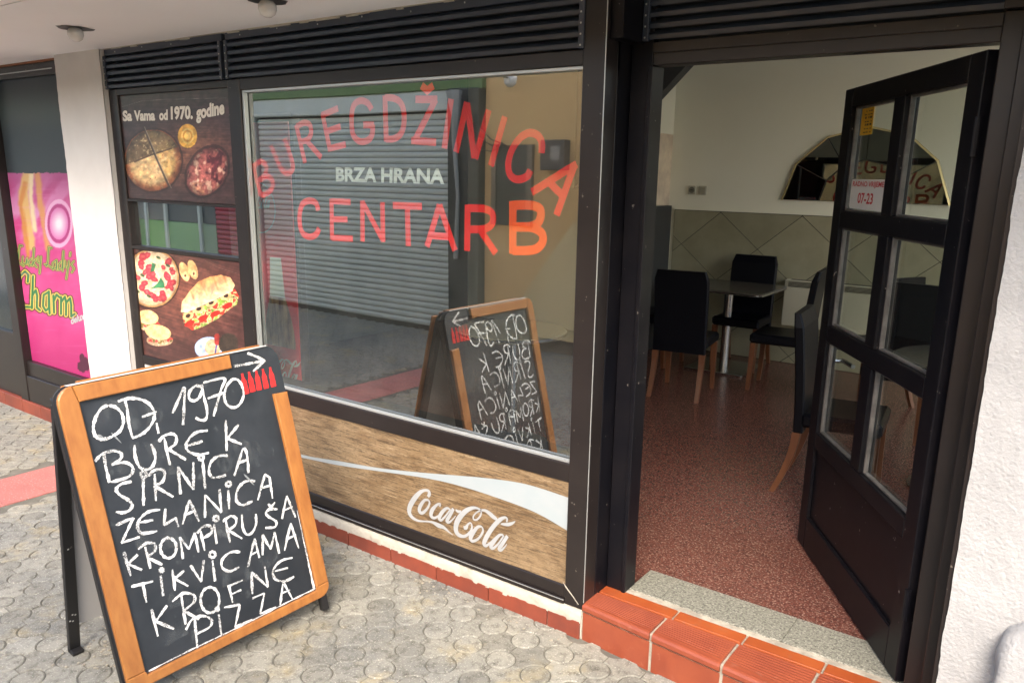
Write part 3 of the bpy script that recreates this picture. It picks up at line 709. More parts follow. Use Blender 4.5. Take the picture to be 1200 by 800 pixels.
def logo(parent, mp, Y, m, unit, nrm=(0, -1, 0), name='logo_script', plane=None):
    mb = MB()
    for k, s in enumerate(LG):
        p = smooth_pts(s, 5); P3 = [mp(q[0], q[1], .0002*k) for q in p]
        ribbon(mb, P3, [max(q[2], 3)*unit for q in p], nrm)
    return obj(name, mb, m, parent)
logo(wp, lambda x, y, d: atY(465+x/8, 560+y/8, .0026-d), 0, M['logo_white'], .00060)

# plinth: creamy mortar strip and red base tiles
pt = thing('plinth', 'low plinth of red tiles under a rough cream mortar strip below the window', 'plinth', (-3, 0, 0))
ms = MB(); nx = 260; o0 = 0; rws = [(-.012, .0), (-.014, .35), (-.010, .75), (-.004, 1.0)]
for i in range(nx+1):
    x = -4.757+(4.757-1.462)*i/nx
    top = .127; botm = .066+max(-.012, min(.012, mnoise.noise(Vector((x*9, 0, 0)))*.009+mnoise.noise(Vector((x*45, 1, 0)))*.007))
    for (y, t) in rws: ms.v.append((x, y-.006*mnoise.noise(Vector((x*30, t*3, 0))), botm+(top-botm)*t))
for i in range(nx):
    for k in range(3): ms.f.append((i*4+k, (i+1)*4+k, (i+1)*4+k+1, i*4+k+1))
obj('mortar_strip', ms, M['strip'], pt, smooth=True)
obj('mortar_core', box(-4.757, -1.462, -.003, .07, -.05, .125), M['strip'], pt)
xj = [-4.757, -4.66, -4.36, -4.06, -3.76, -3.46, -3.15, -2.84, -2.54, -2.247, -1.94, -1.626, -1.466]
for a, b in zip(xj[:-1], xj[1:]):
    obj('base_tile', box(a+.003, b-.003, -.013, .01, -.03, .072, b=.0015), M['tile_base'], pt)

# ------------------------------------------------------------------ poster column
sc_ = thing('side_window', 'narrow window column with two food posters and a strip of glass', 'window', (-4.14, 0, .13))
f2 = lambda x0, x1, z0, z1, y0=-.003, y1=.06, name='frame_rail': obj(name, box(x0, x1, y0, y1, z0, z1, b=.003), M['frame'], sc_)
f2(-4.752, -4.662, .128, 2.266, name='frame_post'); f2(-4.662, -3.613, 2.232, 2.266); f2(-4.662, -3.613, 1.642, 1.658); f2(-4.662, -3.613, 1.366, 1.386)
f2(-4.662, -3.613, .66, .715)
obj('window_pane', box(-4.662, -3.613, GY, GY+.006, 1.387, 1.641), M['glass'], sc_)
obj('poster_backing', MB().box(-4.662, -3.613, .012, .05, 1.659, 2.231).box(-4.662, -3.613, .012, .05, .716, 1.365), M['fridge_dark'], sc_)
obj('lower_panel', box(-4.661, -3.613, .006, .05, .206, .659), M['pillar'], sc_)

def hash2(ix, iy, seed):
    h = (ix.astype(np.int64)*374761393 + iy.astype(np.int64)*668265263 + seed*1442695041) & 0x7fffffff
    h = ((h ^ (h >> 13))*1274126177) & 0x7fffffff
    return ((h ^ (h >> 16)) & 0xffff)/65535.0
def vn(x, y, seed=0):
    ix, iy = np.floor(x), np.floor(y); fx, fy = x-ix, y-iy; fx = fx*fx*(3-2*fx); fy = fy*fy*(3-2*fy)
    a = hash2(ix, iy, seed); b = hash2(ix+1, iy, seed); c = hash2(ix, iy+1, seed); d = hash2(ix+1, iy+1, seed)
    return (a*(1-fx)+b*fx)*(1-fy)+(c*(1-fx)+d*fx)*fy
def fbm(x, y, seed=0, o=4):
    s = 0; a = .5; t = 0
    for k in range(o): s = s+a*vn(x*2**k, y*2**k, seed+k); t += a; a *= .55
    return s/t
def pdist(x, y, pts):
    d = np.full(x.shape, 1e9)
    for (x0, y0), (x1, y1) in zip(pts[:-1], pts[1:]):
        dx, dy = x1-x0, y1-y0; t = np.clip(((x-x0)*dx+(y-y0)*dy)/(dx*dx+dy*dy+1e-9), 0, 1)
        d = np.minimum(d, np.hypot(x-x0-t*dx, y-y0-t*dy))
    return d
def inpoly(x, y, pts):
    c = np.zeros(x.shape, bool); n = len(pts)
    for i in range(n):
        x0, y0 = pts[i]; x1, y1 = pts[(i+1) % n]
        if y0 == y1: continue
        c ^= ((y0 > y) != (y1 > y)) & (x < (x1-x0)*(y-y0)/(y1-y0)+x0)
    return c
def ell(x, y, cx, cy, rx, ry, rot=0):
    c, s = math.cos(R_(rot)), math.sin(R_(rot)); dx, dy = x-cx, y-cy
    return np.hypot((dx*c+dy*s)/rx, (-dx*s+dy*c)/ry)
LIN = lambda c: np.where(c <= .04045, c/12.92, ((c+.055)/1.055)**2.4)
class Art:
    def __init__(s, x, y): s.x, s.y = x, y; s.c = np.zeros(x.shape+(3,))
    def put(s, m, col):
        col = np.asarray(col, float)
        if m.dtype == bool: m = m.astype(float)
        m = np.clip(m, 0, 1)[..., None]; s.c = s.c*(1-m)+(col/255.0)*m
def print_mesh(name, x0, x1, z0, z1, Y, nx, nz, art, m, parent=None, thick=.002):
    X, Z = np.meshgrid(np.linspace(x0, x1, nx), np.linspace(z0, z1, nz))
    px, py = to_px(np.stack([X, np.full_like(X, Y), Z], -1))
    A = art(px, py); c = LIN(np.clip(A.c, 0, 1))
    off = np.array(ROOT.get(parent, (0, 0, 0)))
    V = np.stack([X, np.full_like(X, Y), Z], -1).reshape(-1, 3)-off
    idx = np.arange(nx*nz).reshape(nz, nx)
    Fq = np.stack([idx[:-1, :-1], idx[:-1, 1:], idx[1:, 1:], idx[1:, :-1]], -1).reshape(-1, 4)
    # rim that gives the sheet its thickness
    me = bpy.data.meshes.new(name); me.from_pydata(V.tolist(), [], Fq.tolist())
    at_ = me.color_attributes.new('Col', 'FLOAT_COLOR', 'POINT')
    at_.data.foreach_set('color', np.concatenate([c.reshape(-1, 3), np.ones((nx*nz, 1))], 1).astype('f').ravel())
    me.materials.append(m); o = bpy.data.objects.new(name, me); COL.objects.link(o)
    if parent: o.parent = parent; ROOT[o] = tuple(off)
    return o
PRINT = vcol_mat('glossy print', .33, .3)
def art_bread(px, py):
    x, y = (px-135)*6.157, (py-110)*6.157; A = Art(x, y)
    st = fbm(x/160, y/9, 3, 4); k = np.clip(1-np.hypot((x-560)/420, (y-430)/300), 0, 1)
    base = np.stack([58+70*k, 42+40*k, 40+22*k], -1)*(.72+.6*st)[..., None]; A.c = base/255
    n = fbm(x/44, y/44, 5, 4); n2 = fbm(x/17, y/17, 8, 4)
    e = ell(x, y, 272, 480, 205, 222)+.06*(n-.5)
    A.put((e < 1.06)*.7, (40, 24, 20))
    crust = np.stack([150+70*n, 78+60*n, 50+35*n], -1)
    A.put(e < 1, crust)
    # quarters
    ca, sa = x-265, y-440
    d1 = (x-265)*.86-(y-440)*.5*.0
    line1 = (x-200)*(680-230)-(y-230)*(395-200)          # long cut
    line2 = (x-140)*(400-490)-(y-490)*(400-140)          # short cut
    tl = (line1 < 0) & (line2 > 0); tr = (line1 > 0) & (line2 > 0)
    bl = (line1 < 0) & (line2 < 0); br = (line1 > 0) & (line2 < 0)
    core = e < .86
    A.put((e < .97) & tl, np.stack([108+40*n2-30*n, 84+38*n2-22*n, 58+28*n2-12*n], -1))
    A.put((e < .97) & tr, np.stack([122+50*n2-20*n, 100+48*n2-22*n, 62+28*n2], -1))
    A.put(np.clip((.92-e)*6, 0, 1)*bl, np.stack([205+30*n2-30*n, 160+50*n2-30*n, 105+30*n2], -1))
    A.put(np.clip((.92-e)*6, 0, 1)*br, np.stack([200+30*n2-20*n, 158+40*n2-30*n, 88+30*n2], -1))
    A.put((e < .98)*(n2 > .68)*.6, (225, 200, 150)); A.put((e < .98)*(n2 < .25)*.5, (90, 50, 30))
    A.c = np.where((e < 1)[..., None], A.c*(1.12-.55*np.clip(e, 0, 1)**3+.35*(fbm(x/55, y/55, 17, 3)-.5)[...])[..., None], A.c)
    A.put(np.clip((9-pdist(x, y, [(200, 228), (300, 470), (395, 685)]))/3, 0, 1)*.85, (62, 48, 42))
    A.put(np.clip((7-pdist(x, y, [(140, 492), (262, 440), (405, 395)]))/3, 0, 1)*.7, (70, 50, 36))
    A.put(np.clip((4-pdist(x, y, [(212, 240), (312, 480), (405, 680)]))/2, 0, 1)*.5, (190, 180, 160))
    e2 = ell(x, y, 522, 305, 66, 82)
    A.put(e2 < 1.05, np.stack([200+40*n, 140+50*n, 50+30*n], -1)); A.put((e2 < .7), np.stack([225+10*n, 180+20*n, 90+20*n], -1)); A.put((np.abs(e2-.45) < .09), (200, 140, 50))
    e3 = ell(x, y, 665, 560, 135, 185, 30)+.10*(n-.5)
    A.put((e3 < 1.12)*.6, (30, 18, 18))
    A.put(e3 < 1, np.stack([120+110*n2-40*n, 60+70*n2-20*n, 58+60*n2-20*n], -1))
    A.put((e3 < .95)*np.clip((fbm(x/34, y/50, 12, 3)-.52)*9, 0, 1), (205, 165, 140))
    A.put((e3 < .95)*np.clip((fbm(x/40, y/60, 15, 3)-.58)*9, 0, 1), (84, 34, 40))
    A.put((e3 < 1)*(y > 640)*np.clip((n-.4)*4, 0, 1), (215, 150, 110))
    A.c = np.where((e3 < 1)[..., None], A.c*(1.15-.6*np.clip(e3, 0, 1)**3)[..., None], A.c)
    A.put(np.clip((2.5-pdist(x, y, [(50, 95), (200, 50), (420, 40), (800, 30)]))/2, 0, 1)*.5, (150, 140, 140))
    A.c = A.c*(.62+.72*fbm(x/26, y/26, 91, 5))[..., None]
    return A
def art_food(px, py):
    x, y = (px-150)*5.333, (py-285)*5.333; A = Art(x, y)
    st = fbm((x+y*.25)/150, (y-x*.3)/8, 23, 4); k = np.clip(1-np.hypot((x-350)/420, (y-330)/330), 0, 1)
    A.c = np.stack([74+46*k, 46+26*k, 42+16*k], -1)*(.7+.62*st)[..., None]/255
    n = fbm(x/18, y/18, 31, 4); n2 = fbm(x/8, y/8, 33, 3)
    e = ell(x, y, 150, 218, 168, 182)+.03*(n-.5)
    A.put((e < 1.05)*.6, (36, 20, 18)); A.put(e < 1, np.stack([200+40*n, 140+50*n, 85+40*n], -1))
    A.put(e < .93, np.stack([225-40*n+20*n2, 200-50*n+30*n2, 160-50*n+40*n2], -1))
    rr = random.Random(3)
    for k_ in range(34):
        a, r = rr.uniform(0, 6.28), math.sqrt(rr.random())*.84; cx, cy = 150+168*r*math.cos(a), 218+182*r*math.sin(a)
        q = ell(x, y, cx, cy, rr.uniform(13, 28), rr.uniform(12, 26), rr.uniform(0, 90))+.4*(n2-.5)
        A.put(q < 1, np.stack([205-50*n2, 40+30*n2, 58+20*n2], -1)); A.put((q < .4)*.6, (230, 110, 100))
    for cx, cy in ((90, 200), (250, 140), (60, 300), (190, 90), (130, 330)):
        A.put(ell(x, y, cx, cy, 16, 9, 30) < 1, (70, 84, 56))
    A.put(inpoly(x, y, [(140, 285), (185, 250), (205, 212), (225, 245), (232, 282), (195, 278)]), (62, 128, 84)); A.put(inpoly(x, y, [(150, 120), (175, 130), (165, 175), (140, 180)]), (70, 120, 80))
    for cx, cy in ((352, 178), (405, 165)):
        q = ell(x, y, cx, cy, 28, 62, -18); A.put(q < 1, np.stack([205+30*n, 150+40*n, 95+40*n], -1)); A.put((ell(x, y, cx+6, cy+22, 15, 20) < 1), (236, 214, 150)); A.put(ell(x, y, cx+6, cy+25, 7, 9) < 1, (120, 60, 50))
    fill = [(342, 440), (420, 410), (520, 370), (640, 300), (668, 285), (692, 330), (680, 380), (610, 430), (560, 470), (470, 520), (400, 545), (350, 500)]
    m = inpoly(x, y, fill); c1 = fbm(x/22, y/22, 41, 3)
    A.put(m, np.stack([205+30*n2, 195+20*n2, 130+30*n2], -1))
    A.put(m & (c1 > .55), (206, 60, 44)); A.put(m & (c1 < .36), (132, 166, 64)); A.put(m & (c1 > .40) & (c1 < .44), (70, 36, 34))
    for cx, cy in ((375, 455), (442, 412), (520, 372), (612, 330)):
        A.put(ell(x, y, cx, cy, 36, 24, -25) < 1, (226, 186, 128)); A.put(ell(x, y, cx, cy-2, 17, 12, -25) < 1, (60, 40, 34))
    for cx, cy in ((385, 500), (470, 465), (545, 440), (622, 390)):
        A.put(ell(x, y, cx, cy, 34, 17, -25) < 1, (204, 44, 34))
    A.put(m*np.clip((y-(650-.42*x+60))/14, 0, 1)*(c1 > .3)*.8, (176, 196, 96))
    bun = [(330, 430), (336, 370), (380, 305), (440, 240), (510, 210), (580, 198), (640, 215), (668, 262), (650, 300), (560, 345), (450, 395), (370, 432)]
    mb_ = inpoly(x, y, bun); tt = np.clip(((y-200)+(x-330)*.35-60)/190, 0, 1)
    A.put(mb_, np.stack([205+42*tt+18*(n-.5)*2, 138+78*tt+20*(n-.5)*2, 78+108*tt], -1))
    for q in ([(392, 300), (412, 350)], [(452, 235), (492, 320)], [(530, 205), (562, 290)], [(596, 200), (620, 262)]):
        A.put(mb_*np.clip((9-pdist(x, y, q))/9, 0, 1)*.45, (176, 104, 58))
    for cx, cy, rx, ry in ((125, 462, 66, 44), (188, 556, 82, 46)):
        A.put(ell(x, y, cx+10, cy+50, rx, 36) < 1, np.stack([220-60*n2, 200-90*n2, 160-70*n2], -1)); A.put((ell(x, y, cx+10, cy+44, rx, 20) < 1) & (n > .5), (196, 50, 48)); A.put((ell(x, y, cx+10, cy+50, rx, 22) < 1) & (n < .42), (110, 100, 50))
        A.put(ell(x, y, cx, cy, rx, ry, 12) < 1, np.stack([226+16*n2, 178+30*n2, 120+30*n2], -1))
    A.c = np.where((e < 1)[..., None], A.c*(1.08-.35*np.clip(e, 0, 1)**4)[..., None], A.c)
    A.put(ell(x, y, 505, 655, 88, 70) < 1, (166, 186, 226)); A.put(ell(x, y, 530, 650, 52, 52) < 1, np.stack([226-40*n, 200-60*n, 170-70*n], -1)); A.put(pdist(x, y, [(560, 590), (545, 690)]) < 5, (60, 70, 130)); A.put(pdist(x, y, [(556, 580), (556, 620)]) < 16, (150, 50, 44))
    A.put(ell(x, y, 628, 628, 62, 68) < 1+.25*(n2-.5), np.stack([40+30*n2, 34+22*n2, 30+16*n2], -1))
    A.put(np.clip((2-pdist(x, y, [(480, 108), (560, 150), (690, 190)]))/1.5, 0, 1)*.5, (150, 130, 120))
    A.c = A.c*(.66+.62*fbm(x/24, y/24, 93, 5))[..., None]
    return A
pb = print_mesh('bread_poster', -4.660, -3.616, 1.660, 2.228, .008, 300, 190, art_bread, PRINT)
tag(pb, 'upper poster with round bread on dark wood reading Sa Vama od 1970. godine', 'poster')
pf = print_mesh('food_poster', -4.660, -3.616, .717, 1.363, .008, 300, 215, art_food, PRINT)
tag(pf, 'lower poster with pizza, baguette sandwich and burgers on brown wood', 'poster')
def BRd(x, y): return atY(135+x/6.157, 110+y/6.157, .006)
ROOT[pb] = (0, 0, 0)
for s_, x0, y0, x1, y1, h in (('Sa', 55, 200, 122, 198, 78), ('Vama', 137, 197, 288, 195, 76), ('od', 318, 194, 380, 191, 76), ('1970.', 402, 190, 560, 186, 98), ('godine', 585, 216, 788, 178, 128)):
    hh = h
    text_ = text_quad(MB(), s_, BRd(x0, y0), BRd(x1, y1), BRd(x0-2, y0-hh), bold=.045)
    obj('lettering', text_, mat('cream print', (.74, .68, .58), .4), pb)

# ------------------------------------------------------------------ neighbouring shop on the left
NY = .06
nb = thing('neighbour_window', 'dark framed window of the neighbouring shop at the left edge', 'window', (-6.3, NY, .1))
fn = lambda x0, x1, z0, z1, y0=NY-.03, y1=NY+.05, name='frame_rail': obj(name, box(x0, x1, y0, y1, z0, z1, b=.003), M['frame'], nb)
fn(-5.385, -5.293, .10, 2.47, name='frame_post'); fn(-6.50, -6.38, .10, 2.47, name='frame_post', y0=NY-.05)
fn(-6.38, -5.385, 2.395, 2.47); fn(-6.38, -5.385, .30, .41); fn(-6.38, -5.385, .10, .30, y0=NY-.045)
fn(-7.6, -6.50, 2.395, 2.47); fn(-7.6, -6.50, .10, .60)
obj('rust_strip', box(-7.6, -5.293, NY-.035, NY, 2.472, 2.484), mat('rusty strip', (.30, .12, .05), .8), nb)
obj('glazing_bead', box(-6.30, -5.46, NY-.033, NY-.029, 2.425, 2.431), M['alu'], nb)
obj('window_pane', box(-7.6, -6.50, NY, NY+.01, .60, 2.395), M['neigh_glass'], nb)
obj('backing', box(-6.38, -5.385, NY+.012, NY+.05, .41, 2.395), M['fridge_dark'], nb)
PKs = [[(160, 112), (142, 108), (136, 150), (134, 200), (126, 240)], [(112, 226), (135, 232), (172, 258)], [(165, 190), (160, 235), (185, 240), (195, 200), (195, 245)], [(225, 205), (205, 225), (212, 255), (230, 245)], [(245, 130), (235, 255)], [(262, 205), (240, 235), (265, 265)], [(275, 190), (272, 230), (292, 240), (296, 190), (285, 310)],
 [(372, 128), (352, 122), (348, 170), (346, 220), (336, 258)], [(322, 244), (350, 252), (384, 282)], [(405, 215), (380, 235), (385, 275), (405, 270), (408, 215), (410, 285)], [(440, 225), (420, 250), (425, 285), (448, 270), (457, 150), (452, 292)], [(470, 220), (470, 265), (492, 265), (497, 220), (478, 350)], [(508, 160), (504, 185)], [(532, 222), (515, 245), (535, 275), (518, 302)]]
PKb = [[(200, 370), (205, 320), (180, 295), (145, 330), (130, 400), (140, 480), (170, 550), (215, 552)], [(238, 330), (230, 560)], [(232, 470), (258, 430), (268, 470), (265, 555), (288, 575)], [(348, 445), (315, 465), (310, 545), (330, 578), (352, 560), (352, 440), (358, 598)], [(385, 470), (390, 592)], [(390, 505), (408, 462), (428, 482)], [(440, 480), (440, 602)], [(442, 515), (468, 478), (477, 520), (476, 610)], [(478, 520), (505, 488), (514, 540), (514, 620), (538, 602)]]
def art_pink(px, py):
    x, y = px*6.154, (py-270)*6.154; A = Art(px, py); n = fbm(px/14, py/20, 51, 4); n2 = fbm(px/5, py/9, 55, 3)
    t = np.clip((py-85)/115, 0, 1)
    A.c = np.stack([52-8*t+26*np.exp(-((py-130)/22)**2)+10*(n-.5), 60-6*t+30*np.exp(-((py-130)/22)**2), 70-14*t+22*np.exp(-((py-130)/22)**2)], -1)/255  # upper film: reflection painted in as a dark gradient with a pale band
    edge = 203+2.5*(n2-.5)+np.clip(10-px, 0, 12)*.0
    pk = py > edge
    g = np.clip((py-205)/60, 0, 1)
    A.put(pk, np.stack([186+30*g+30*(n-.5), 78-12*g+40*(n-.5), 140+0*g+30*(n-.5)], -1))
    sw_ = np.clip((fbm((px+py*.6)/16, (py-px*.5)/26, 61, 3)-.45)*4, 0, 1)*np.clip(1-abs(py-250)/60, 0, 1)
    A.put(pk*sw_*.8, (232, 170, 214))
    low = np.clip((py-375)/45, 0, 1); A.put(pk*low*.8, (186, 34, 110))
    # streaming golden light (plain abstract swirl)
    for c_, w_, col in (([(33, 200), (27, 225), (31, 255), (36, 288)], 7, (232, 186, 112)), ([(44, 205), (47, 235), (52, 262), (56, 292)], 5, (224, 152, 92)), ([(37, 198), (36, 230), (41, 270)], 4, (246, 224, 176)), ([(29, 215), (24, 240), (30, 275), (33, 300)], 4, (216, 140, 60))):
        A.put(pk*np.clip((w_-pdist(px, py, c_)+3*(n2-.5))/3, 0, 1), col)
    q = ell(px, py, 69, 262, 15, 26)
    A.put(np.clip((1.25-q)*3, 0, 1)*.7, (224, 120, 190)); A.put((np.abs(q-1) < .09)*.9, (244, 190, 226)); A.put((np.abs(q-.8) < .08)*.9, (176, 40, 120)); A.put(np.clip((.75-q)*3, 0, 1), (238, 190, 226)); A.put(np.clip((.4-q)*4, 0, 1), (250, 244, 252))
    for ss, w_ in ((PKs, 9.5), (PKb, 17)):
        d = np.full(x.shape, 1e9)
        for s in ss: d = np.minimum(d, pdist(x, y, s))
        A.put(np.clip((w_*1.45-d)/4, 0, 1), (60, 44, 24)); A.put(np.clip((w_*1.05-d)/4, 0, 1), (236, 206, 96)); A.put(np.clip((w_*.55-d)/3, 0, 1), (44, 122, 70))
    A.put(ell(px, py, 99, 428, 7, 9) < 1+.8*(n2-.5), (84, 24, 52)); A.put(ell(px, py, 96, 419, 3, 5) < 1, (84, 24, 52))
    A.put(pk*np.clip((fbm(px/30, py/3, 71, 3)-.62)*4, 0, 1)*.25, (240, 150, 200))
    A.c = A.c*.74+.02
    return A
pk = print_mesh('slot_game_poster', -6.372, -5.388, .412, 2.393, NY+.006, 190, 420, art_pink, vcol_mat('satin film print', .55, 0))
tag(pk, 'tall pink poster with a glowing orb reading Lucky Lady’s Charm in the neighbouring window', 'poster')
ROOT[pk] = (0, 0, 0)
PKm = lambda x, y: atY(x/6.154, 270+y/6.154, NY+.004)
obj('lettering', text_quad(MB(), 'delux', PKm(512, 680), PKm(612, 640), PKm(510, 625), bold=.03), M['logo_white'], pk)
nt2 = thing('neighbour_plinth', 'row of dull red base tiles under the neighbouring shop window', 'plinth', (-6.3, NY, 0))
for k in range(14):
    x = -5.293-.3*(k+1); obj('base_tile', box(x+.003, x+.297, NY-.055, NY+.02, -.02, .098, b=.002), M['tile_base'], nt2)
obj('tile_bed', box(-9.5, -5.293, NY-.05, NY+.1, -.1, .095), M['grout'], nt2)

# ================================================================== DOORWAY
df = thing('door_frame', 'brown metal frame round the open doorway', 'door frame', (-.8, .17, .16))
fd = lambda x0, x1, y0, y1, z0, z1, name='jamb', m='frame', b=.003: obj(name, box(x0, x1, y0, y1, z0, z1, b=b), M[m], df)
fd(-1.448, -1.362, .165, .235, .162, 2.484, m='frame_dark')  # darker than the right jamb: dark reflection put into its colour
fd(-1.376, -1.358, .158, .25, .163, 2.222, name='door_stop', m='frame_dark', b=.002)
fd(-1.362, -.292, .168, .235, 2.222, 2.300, name='lintel'); fd(-1.362, -.292, .158, .168, 2.262, 2.298, name='lintel_trim', b=.002)
fd(-.292, -.238, .150, .235, .162, 2.300)
fd(-.237, -.200, .085, .24, .162, 2.300, name='jamb_trim')
fd(-.199, -.184, -.004, .24, .05, 2.482, name='jamb_trim', m='frame', b=.001)
obj('lintel_cap', box(-.292, -.20, .12, .235, 2.301, 2.482, b=.002), M['frame'], df)

# step of terracotta tiles, front edge swinging slightly out to the right
stp = thing('doorstep', 'terracotta tiled doorstep with ribbed nosing tiles', 'step', (-.8, .06, 0))
FL = lambda x: -.004-.085*(x+1.46)          # y of the front edge
obj('mortar_bed', MB().prism([(-1.462, FL(-1.462)+.0025, -.1), (.05, FL(.05)+.0025, -.1), (.05, .20, -.1), (-1.462, .20, -.1)], (0, 0, .252)), M['grout'], stp)
xt = [-1.463, -1.138, -.846, -.553, -.260, .03]
for k, (a, b) in enumerate(zip(xt[:-1], xt[1:])):
    a += .0065; b -= .0065
    # riser tile
    def quadbox(y0a, y0b, y1a, y1b, z0, z1):
        mb = MB(); vs = [(a, y0a, z0), (b, y0b, z0), (b, y1b, z0), (a, y1a, z0), (a, y0a, z1), (b, y0b, z1), (b, y1b, z1), (a, y1a, z1)]
        mb.add(vs, [(0, 3, 2, 1), (4, 5, 6, 7), (0, 1, 5, 4), (1, 2, 6, 5), (2, 3, 7, 6), (3, 0, 4, 7)]); return mb
    obj('riser_tile', quadbox(FL(a), FL(b), FL(a)+.03, FL(b)+.03, -.03, .118), M['tile'], stp)
    # nosing: rounded front, then fine ribs
    mb = MB(); n0 = 9; prof = [(.03, .126), (-.006, .126), (-.011, .134), (-.010, .148), (-.004, .157), (.004, .1605)]
    yy = .012
    while yy < .098: prof += [(yy, .1605), (yy+.002, .1622), (yy+.0055, .1622), (yy+.0075, .1605)]; yy += .0095
    prof += [(.104, .1605), (.104, .14)]
    for sx in (a, b):
        for (py_, pz_) in prof:
            fy = FL(sx); endy = .100
            mb.v.append((sx, fy+(py_)*( (endy-fy)/.104 if py_ > .012 else 1.0), pz_))
    n_ = len(prof); mb.f += [(i, i+1, n_+i+1, n_+i) for i in range(n_-1)]+[tuple(range(n_)), tuple(range(2*n_-1, n_-1, -1))]
    obj('nosing_tile', mb, M['tile'], stp)
xt2 = [-1.455, -1.118, -.836, -.545, -.252, .03]
for a, b in zip(xt2[:-1], xt2[1:]):
    obj('back_tile', box(a+.005, b-.005, .109, .172, .12, .163, b=.0015), M['tile_top'], stp)
obj('back_mortar', box(-1.362, -.18, .174, .206, .1, .161), M['grout'], stp)
th = thing('threshold', 'speckled grey granite threshold slabs between step and red floor', 'threshold', (-.8, .3, .1))
for a, b in ((-1.362, -1.222), (-1.220, -.721), (-.719, -.20)):
    obj('granite_slab', box(a, b, .205, .405, .08, .166, b=.0015), M['granite'], th)

# ------------------------------------------------------------------ the open door leaf
HX, HY = -.335, .205
dth = math.atan2(1.125-.2, -.957+.335)
dl = thing('entrance_door', 'open dark door leaf with six glass panes and a lower panel', 'door', (HX, HY, .165), rz=dth)
# local frame: x along the leaf from the hinge, -y... thickness to the right-hand side of travel
T = .052
def leaf(name, s0, s1, z0, z1, m='frame_dark', y0=-T, y1=0.0, b=.003, parent=None):
    return obj(name, MB().box(s0, s1, y0, y1, z0-.165, z1-.165, b=b), M[m] if isinstance(m, str) else m, parent or dl)
ROOT[dl] = (0, 0, 0)
SL, SR, MM0, MM1 = .070, .985, .485, .575
ROWS = ((1.718, 2.133), (1.228, 1.648), (.738, 1.155))
leaf('stile', -.02, SL, .172, 2.208); leaf('stile', SR, 1.075, .172, 2.208)
for z0, z1 in ((.172, .326), (.6645, .7378), (1.1552, 1.2278), (1.6482, 1.7178), (2.1332, 2.208)): leaf('rail', SL+.0005, SR-.0005, z0, z1)
for z0, z1 in ROWS: leaf('mullion', MM0, MM1, z0+.0005, z1-.0005)
leaf('panel', SL+.0005, SR-.0005, .3265, .664, y0=-.038, y1=-.014, b=.001)
for (a, b, c, d) in ((SL+.001, SR-.001, .3265, .3295), (SL+.001, SR-.001, .661, .664), (SL+.001, SL+.004, .330, .6605), (SR-.004, SR-.001, .330, .6605)):
    leaf('panel_bead', a, b, c, d, m='frame_dark', y0=-.013, y1=-.003, b=.0008)
M['bead_grey'] = mat('worn grey bead', (.16, .15, .14), .4, var=(.07, .065, .06), vscale=12)
for z0, z1 in ROWS:
    for s0, s1 in ((SL, MM0), (MM1, SR)):
        g = leaf('glass_pane', s0+.001, s1-.001, z0+.001, z1-.001, m='door_glass', y0=-.040, y1=-.036, b=0)
        for q in ((s0, s0+.010, z0, z1), (s1-.010, s1, z0, z1), (s0+.011, s1-.011, z0, z0+.010), (s0+.011, s1-.011, z1-.010, z1)):
            obj('glazing_bead', MB().box(q[0]+.0005, q[1]-.0005, -.035, -.017, q[2]+.0005-.165, q[3]-.0005-.165, b=.002), M['bead_grey'], g)
obj('hinge', MB().tube([(-.03, .004, .25), (-.03, .004, .36)], .011, 10), M['frame_dark'], dl)
obj('hinge', MB().tube([(-.03, .004, 1.75), (-.03, .004, 1.86)], .011, 10), M['frame_dark'], dl)
obj('handle', MB().tube([(1.01, -.055, .90), (1.01, -.095, .90), (.90, -.097, .90)], .010, 8), M['steel'], dl)
# measure points on the exterior face of the leaf (local y = 0 side faces the passage)
cd, sd = math.cos(dth), math.sin(dth)
def on_leaf(px, py, d=0.0):
    N = np.array([-sd, cd, 0.0]); P0 = np.array([HX, HY, 0.0])+N*d
    P = on_plane(px, py, P0, N); r = P-np.array([HX, HY, .165])
    return np.array([r[0]*cd+r[1]*sd, -r[0]*sd+r[1]*cd, r[2]])
LSX = math.copysign(1, 1)
yf = -.034
ys = thing('warning_sticker', 'small yellow notice stuck in the upper corner of the door glass', 'sticker', (HX, HY, .165), rz=dth); ROOT[ys] = (0, 0, 0)
p0, p1, p2 = on_leaf(1003, 153, yf), on_leaf(1016, 150, yf), on_leaf(1005, 125, yf)
def card(name, P00, P10, P01, m, parent, t=.0012):
    P00, P10, P01 = (np.array(q) for q in (P00, P10, P01)); mb = MB().prism([P00, P10, P10+P01-P00, P01], (0, t, 0)); return obj(name, mb, m, parent)
s0_, s1_ = sorted((p0[0], p1[0])); s1_ = s0_+.10
s0_, s1_ = .835, .955
card('notice', (s0_, yf, 2.020-.165), (s1_, yf, 2.020-.165), (s0_, yf, 2.128-.165), M['yellow'], ys)
nr = random.Random(1)
for k in range(7):
    z = 2.028+k*.0135-.165
    for q in range(3):
        a = s0_+.012+q*.027; l = nr.uniform(.008, .022)
        obj('print_line', MB().box(a, a+l, yf+.0014, yf+.002, z, z+.004+.004*(k in (2, 4))), M['print_black'], ys)
os_ = thing('opening_hours_sign', 'white sign on the door glass reading RADNO VRIJEME 07-23', 'sign', (HX, HY, .165), rz=dth); ROOT[os_] = (0, 0, 0)
ox0, ox1, oz0, oz1 = .582, .930, 1.731-.165, 1.847-.165
pts = []; rr_ = .014; ysg = -.016
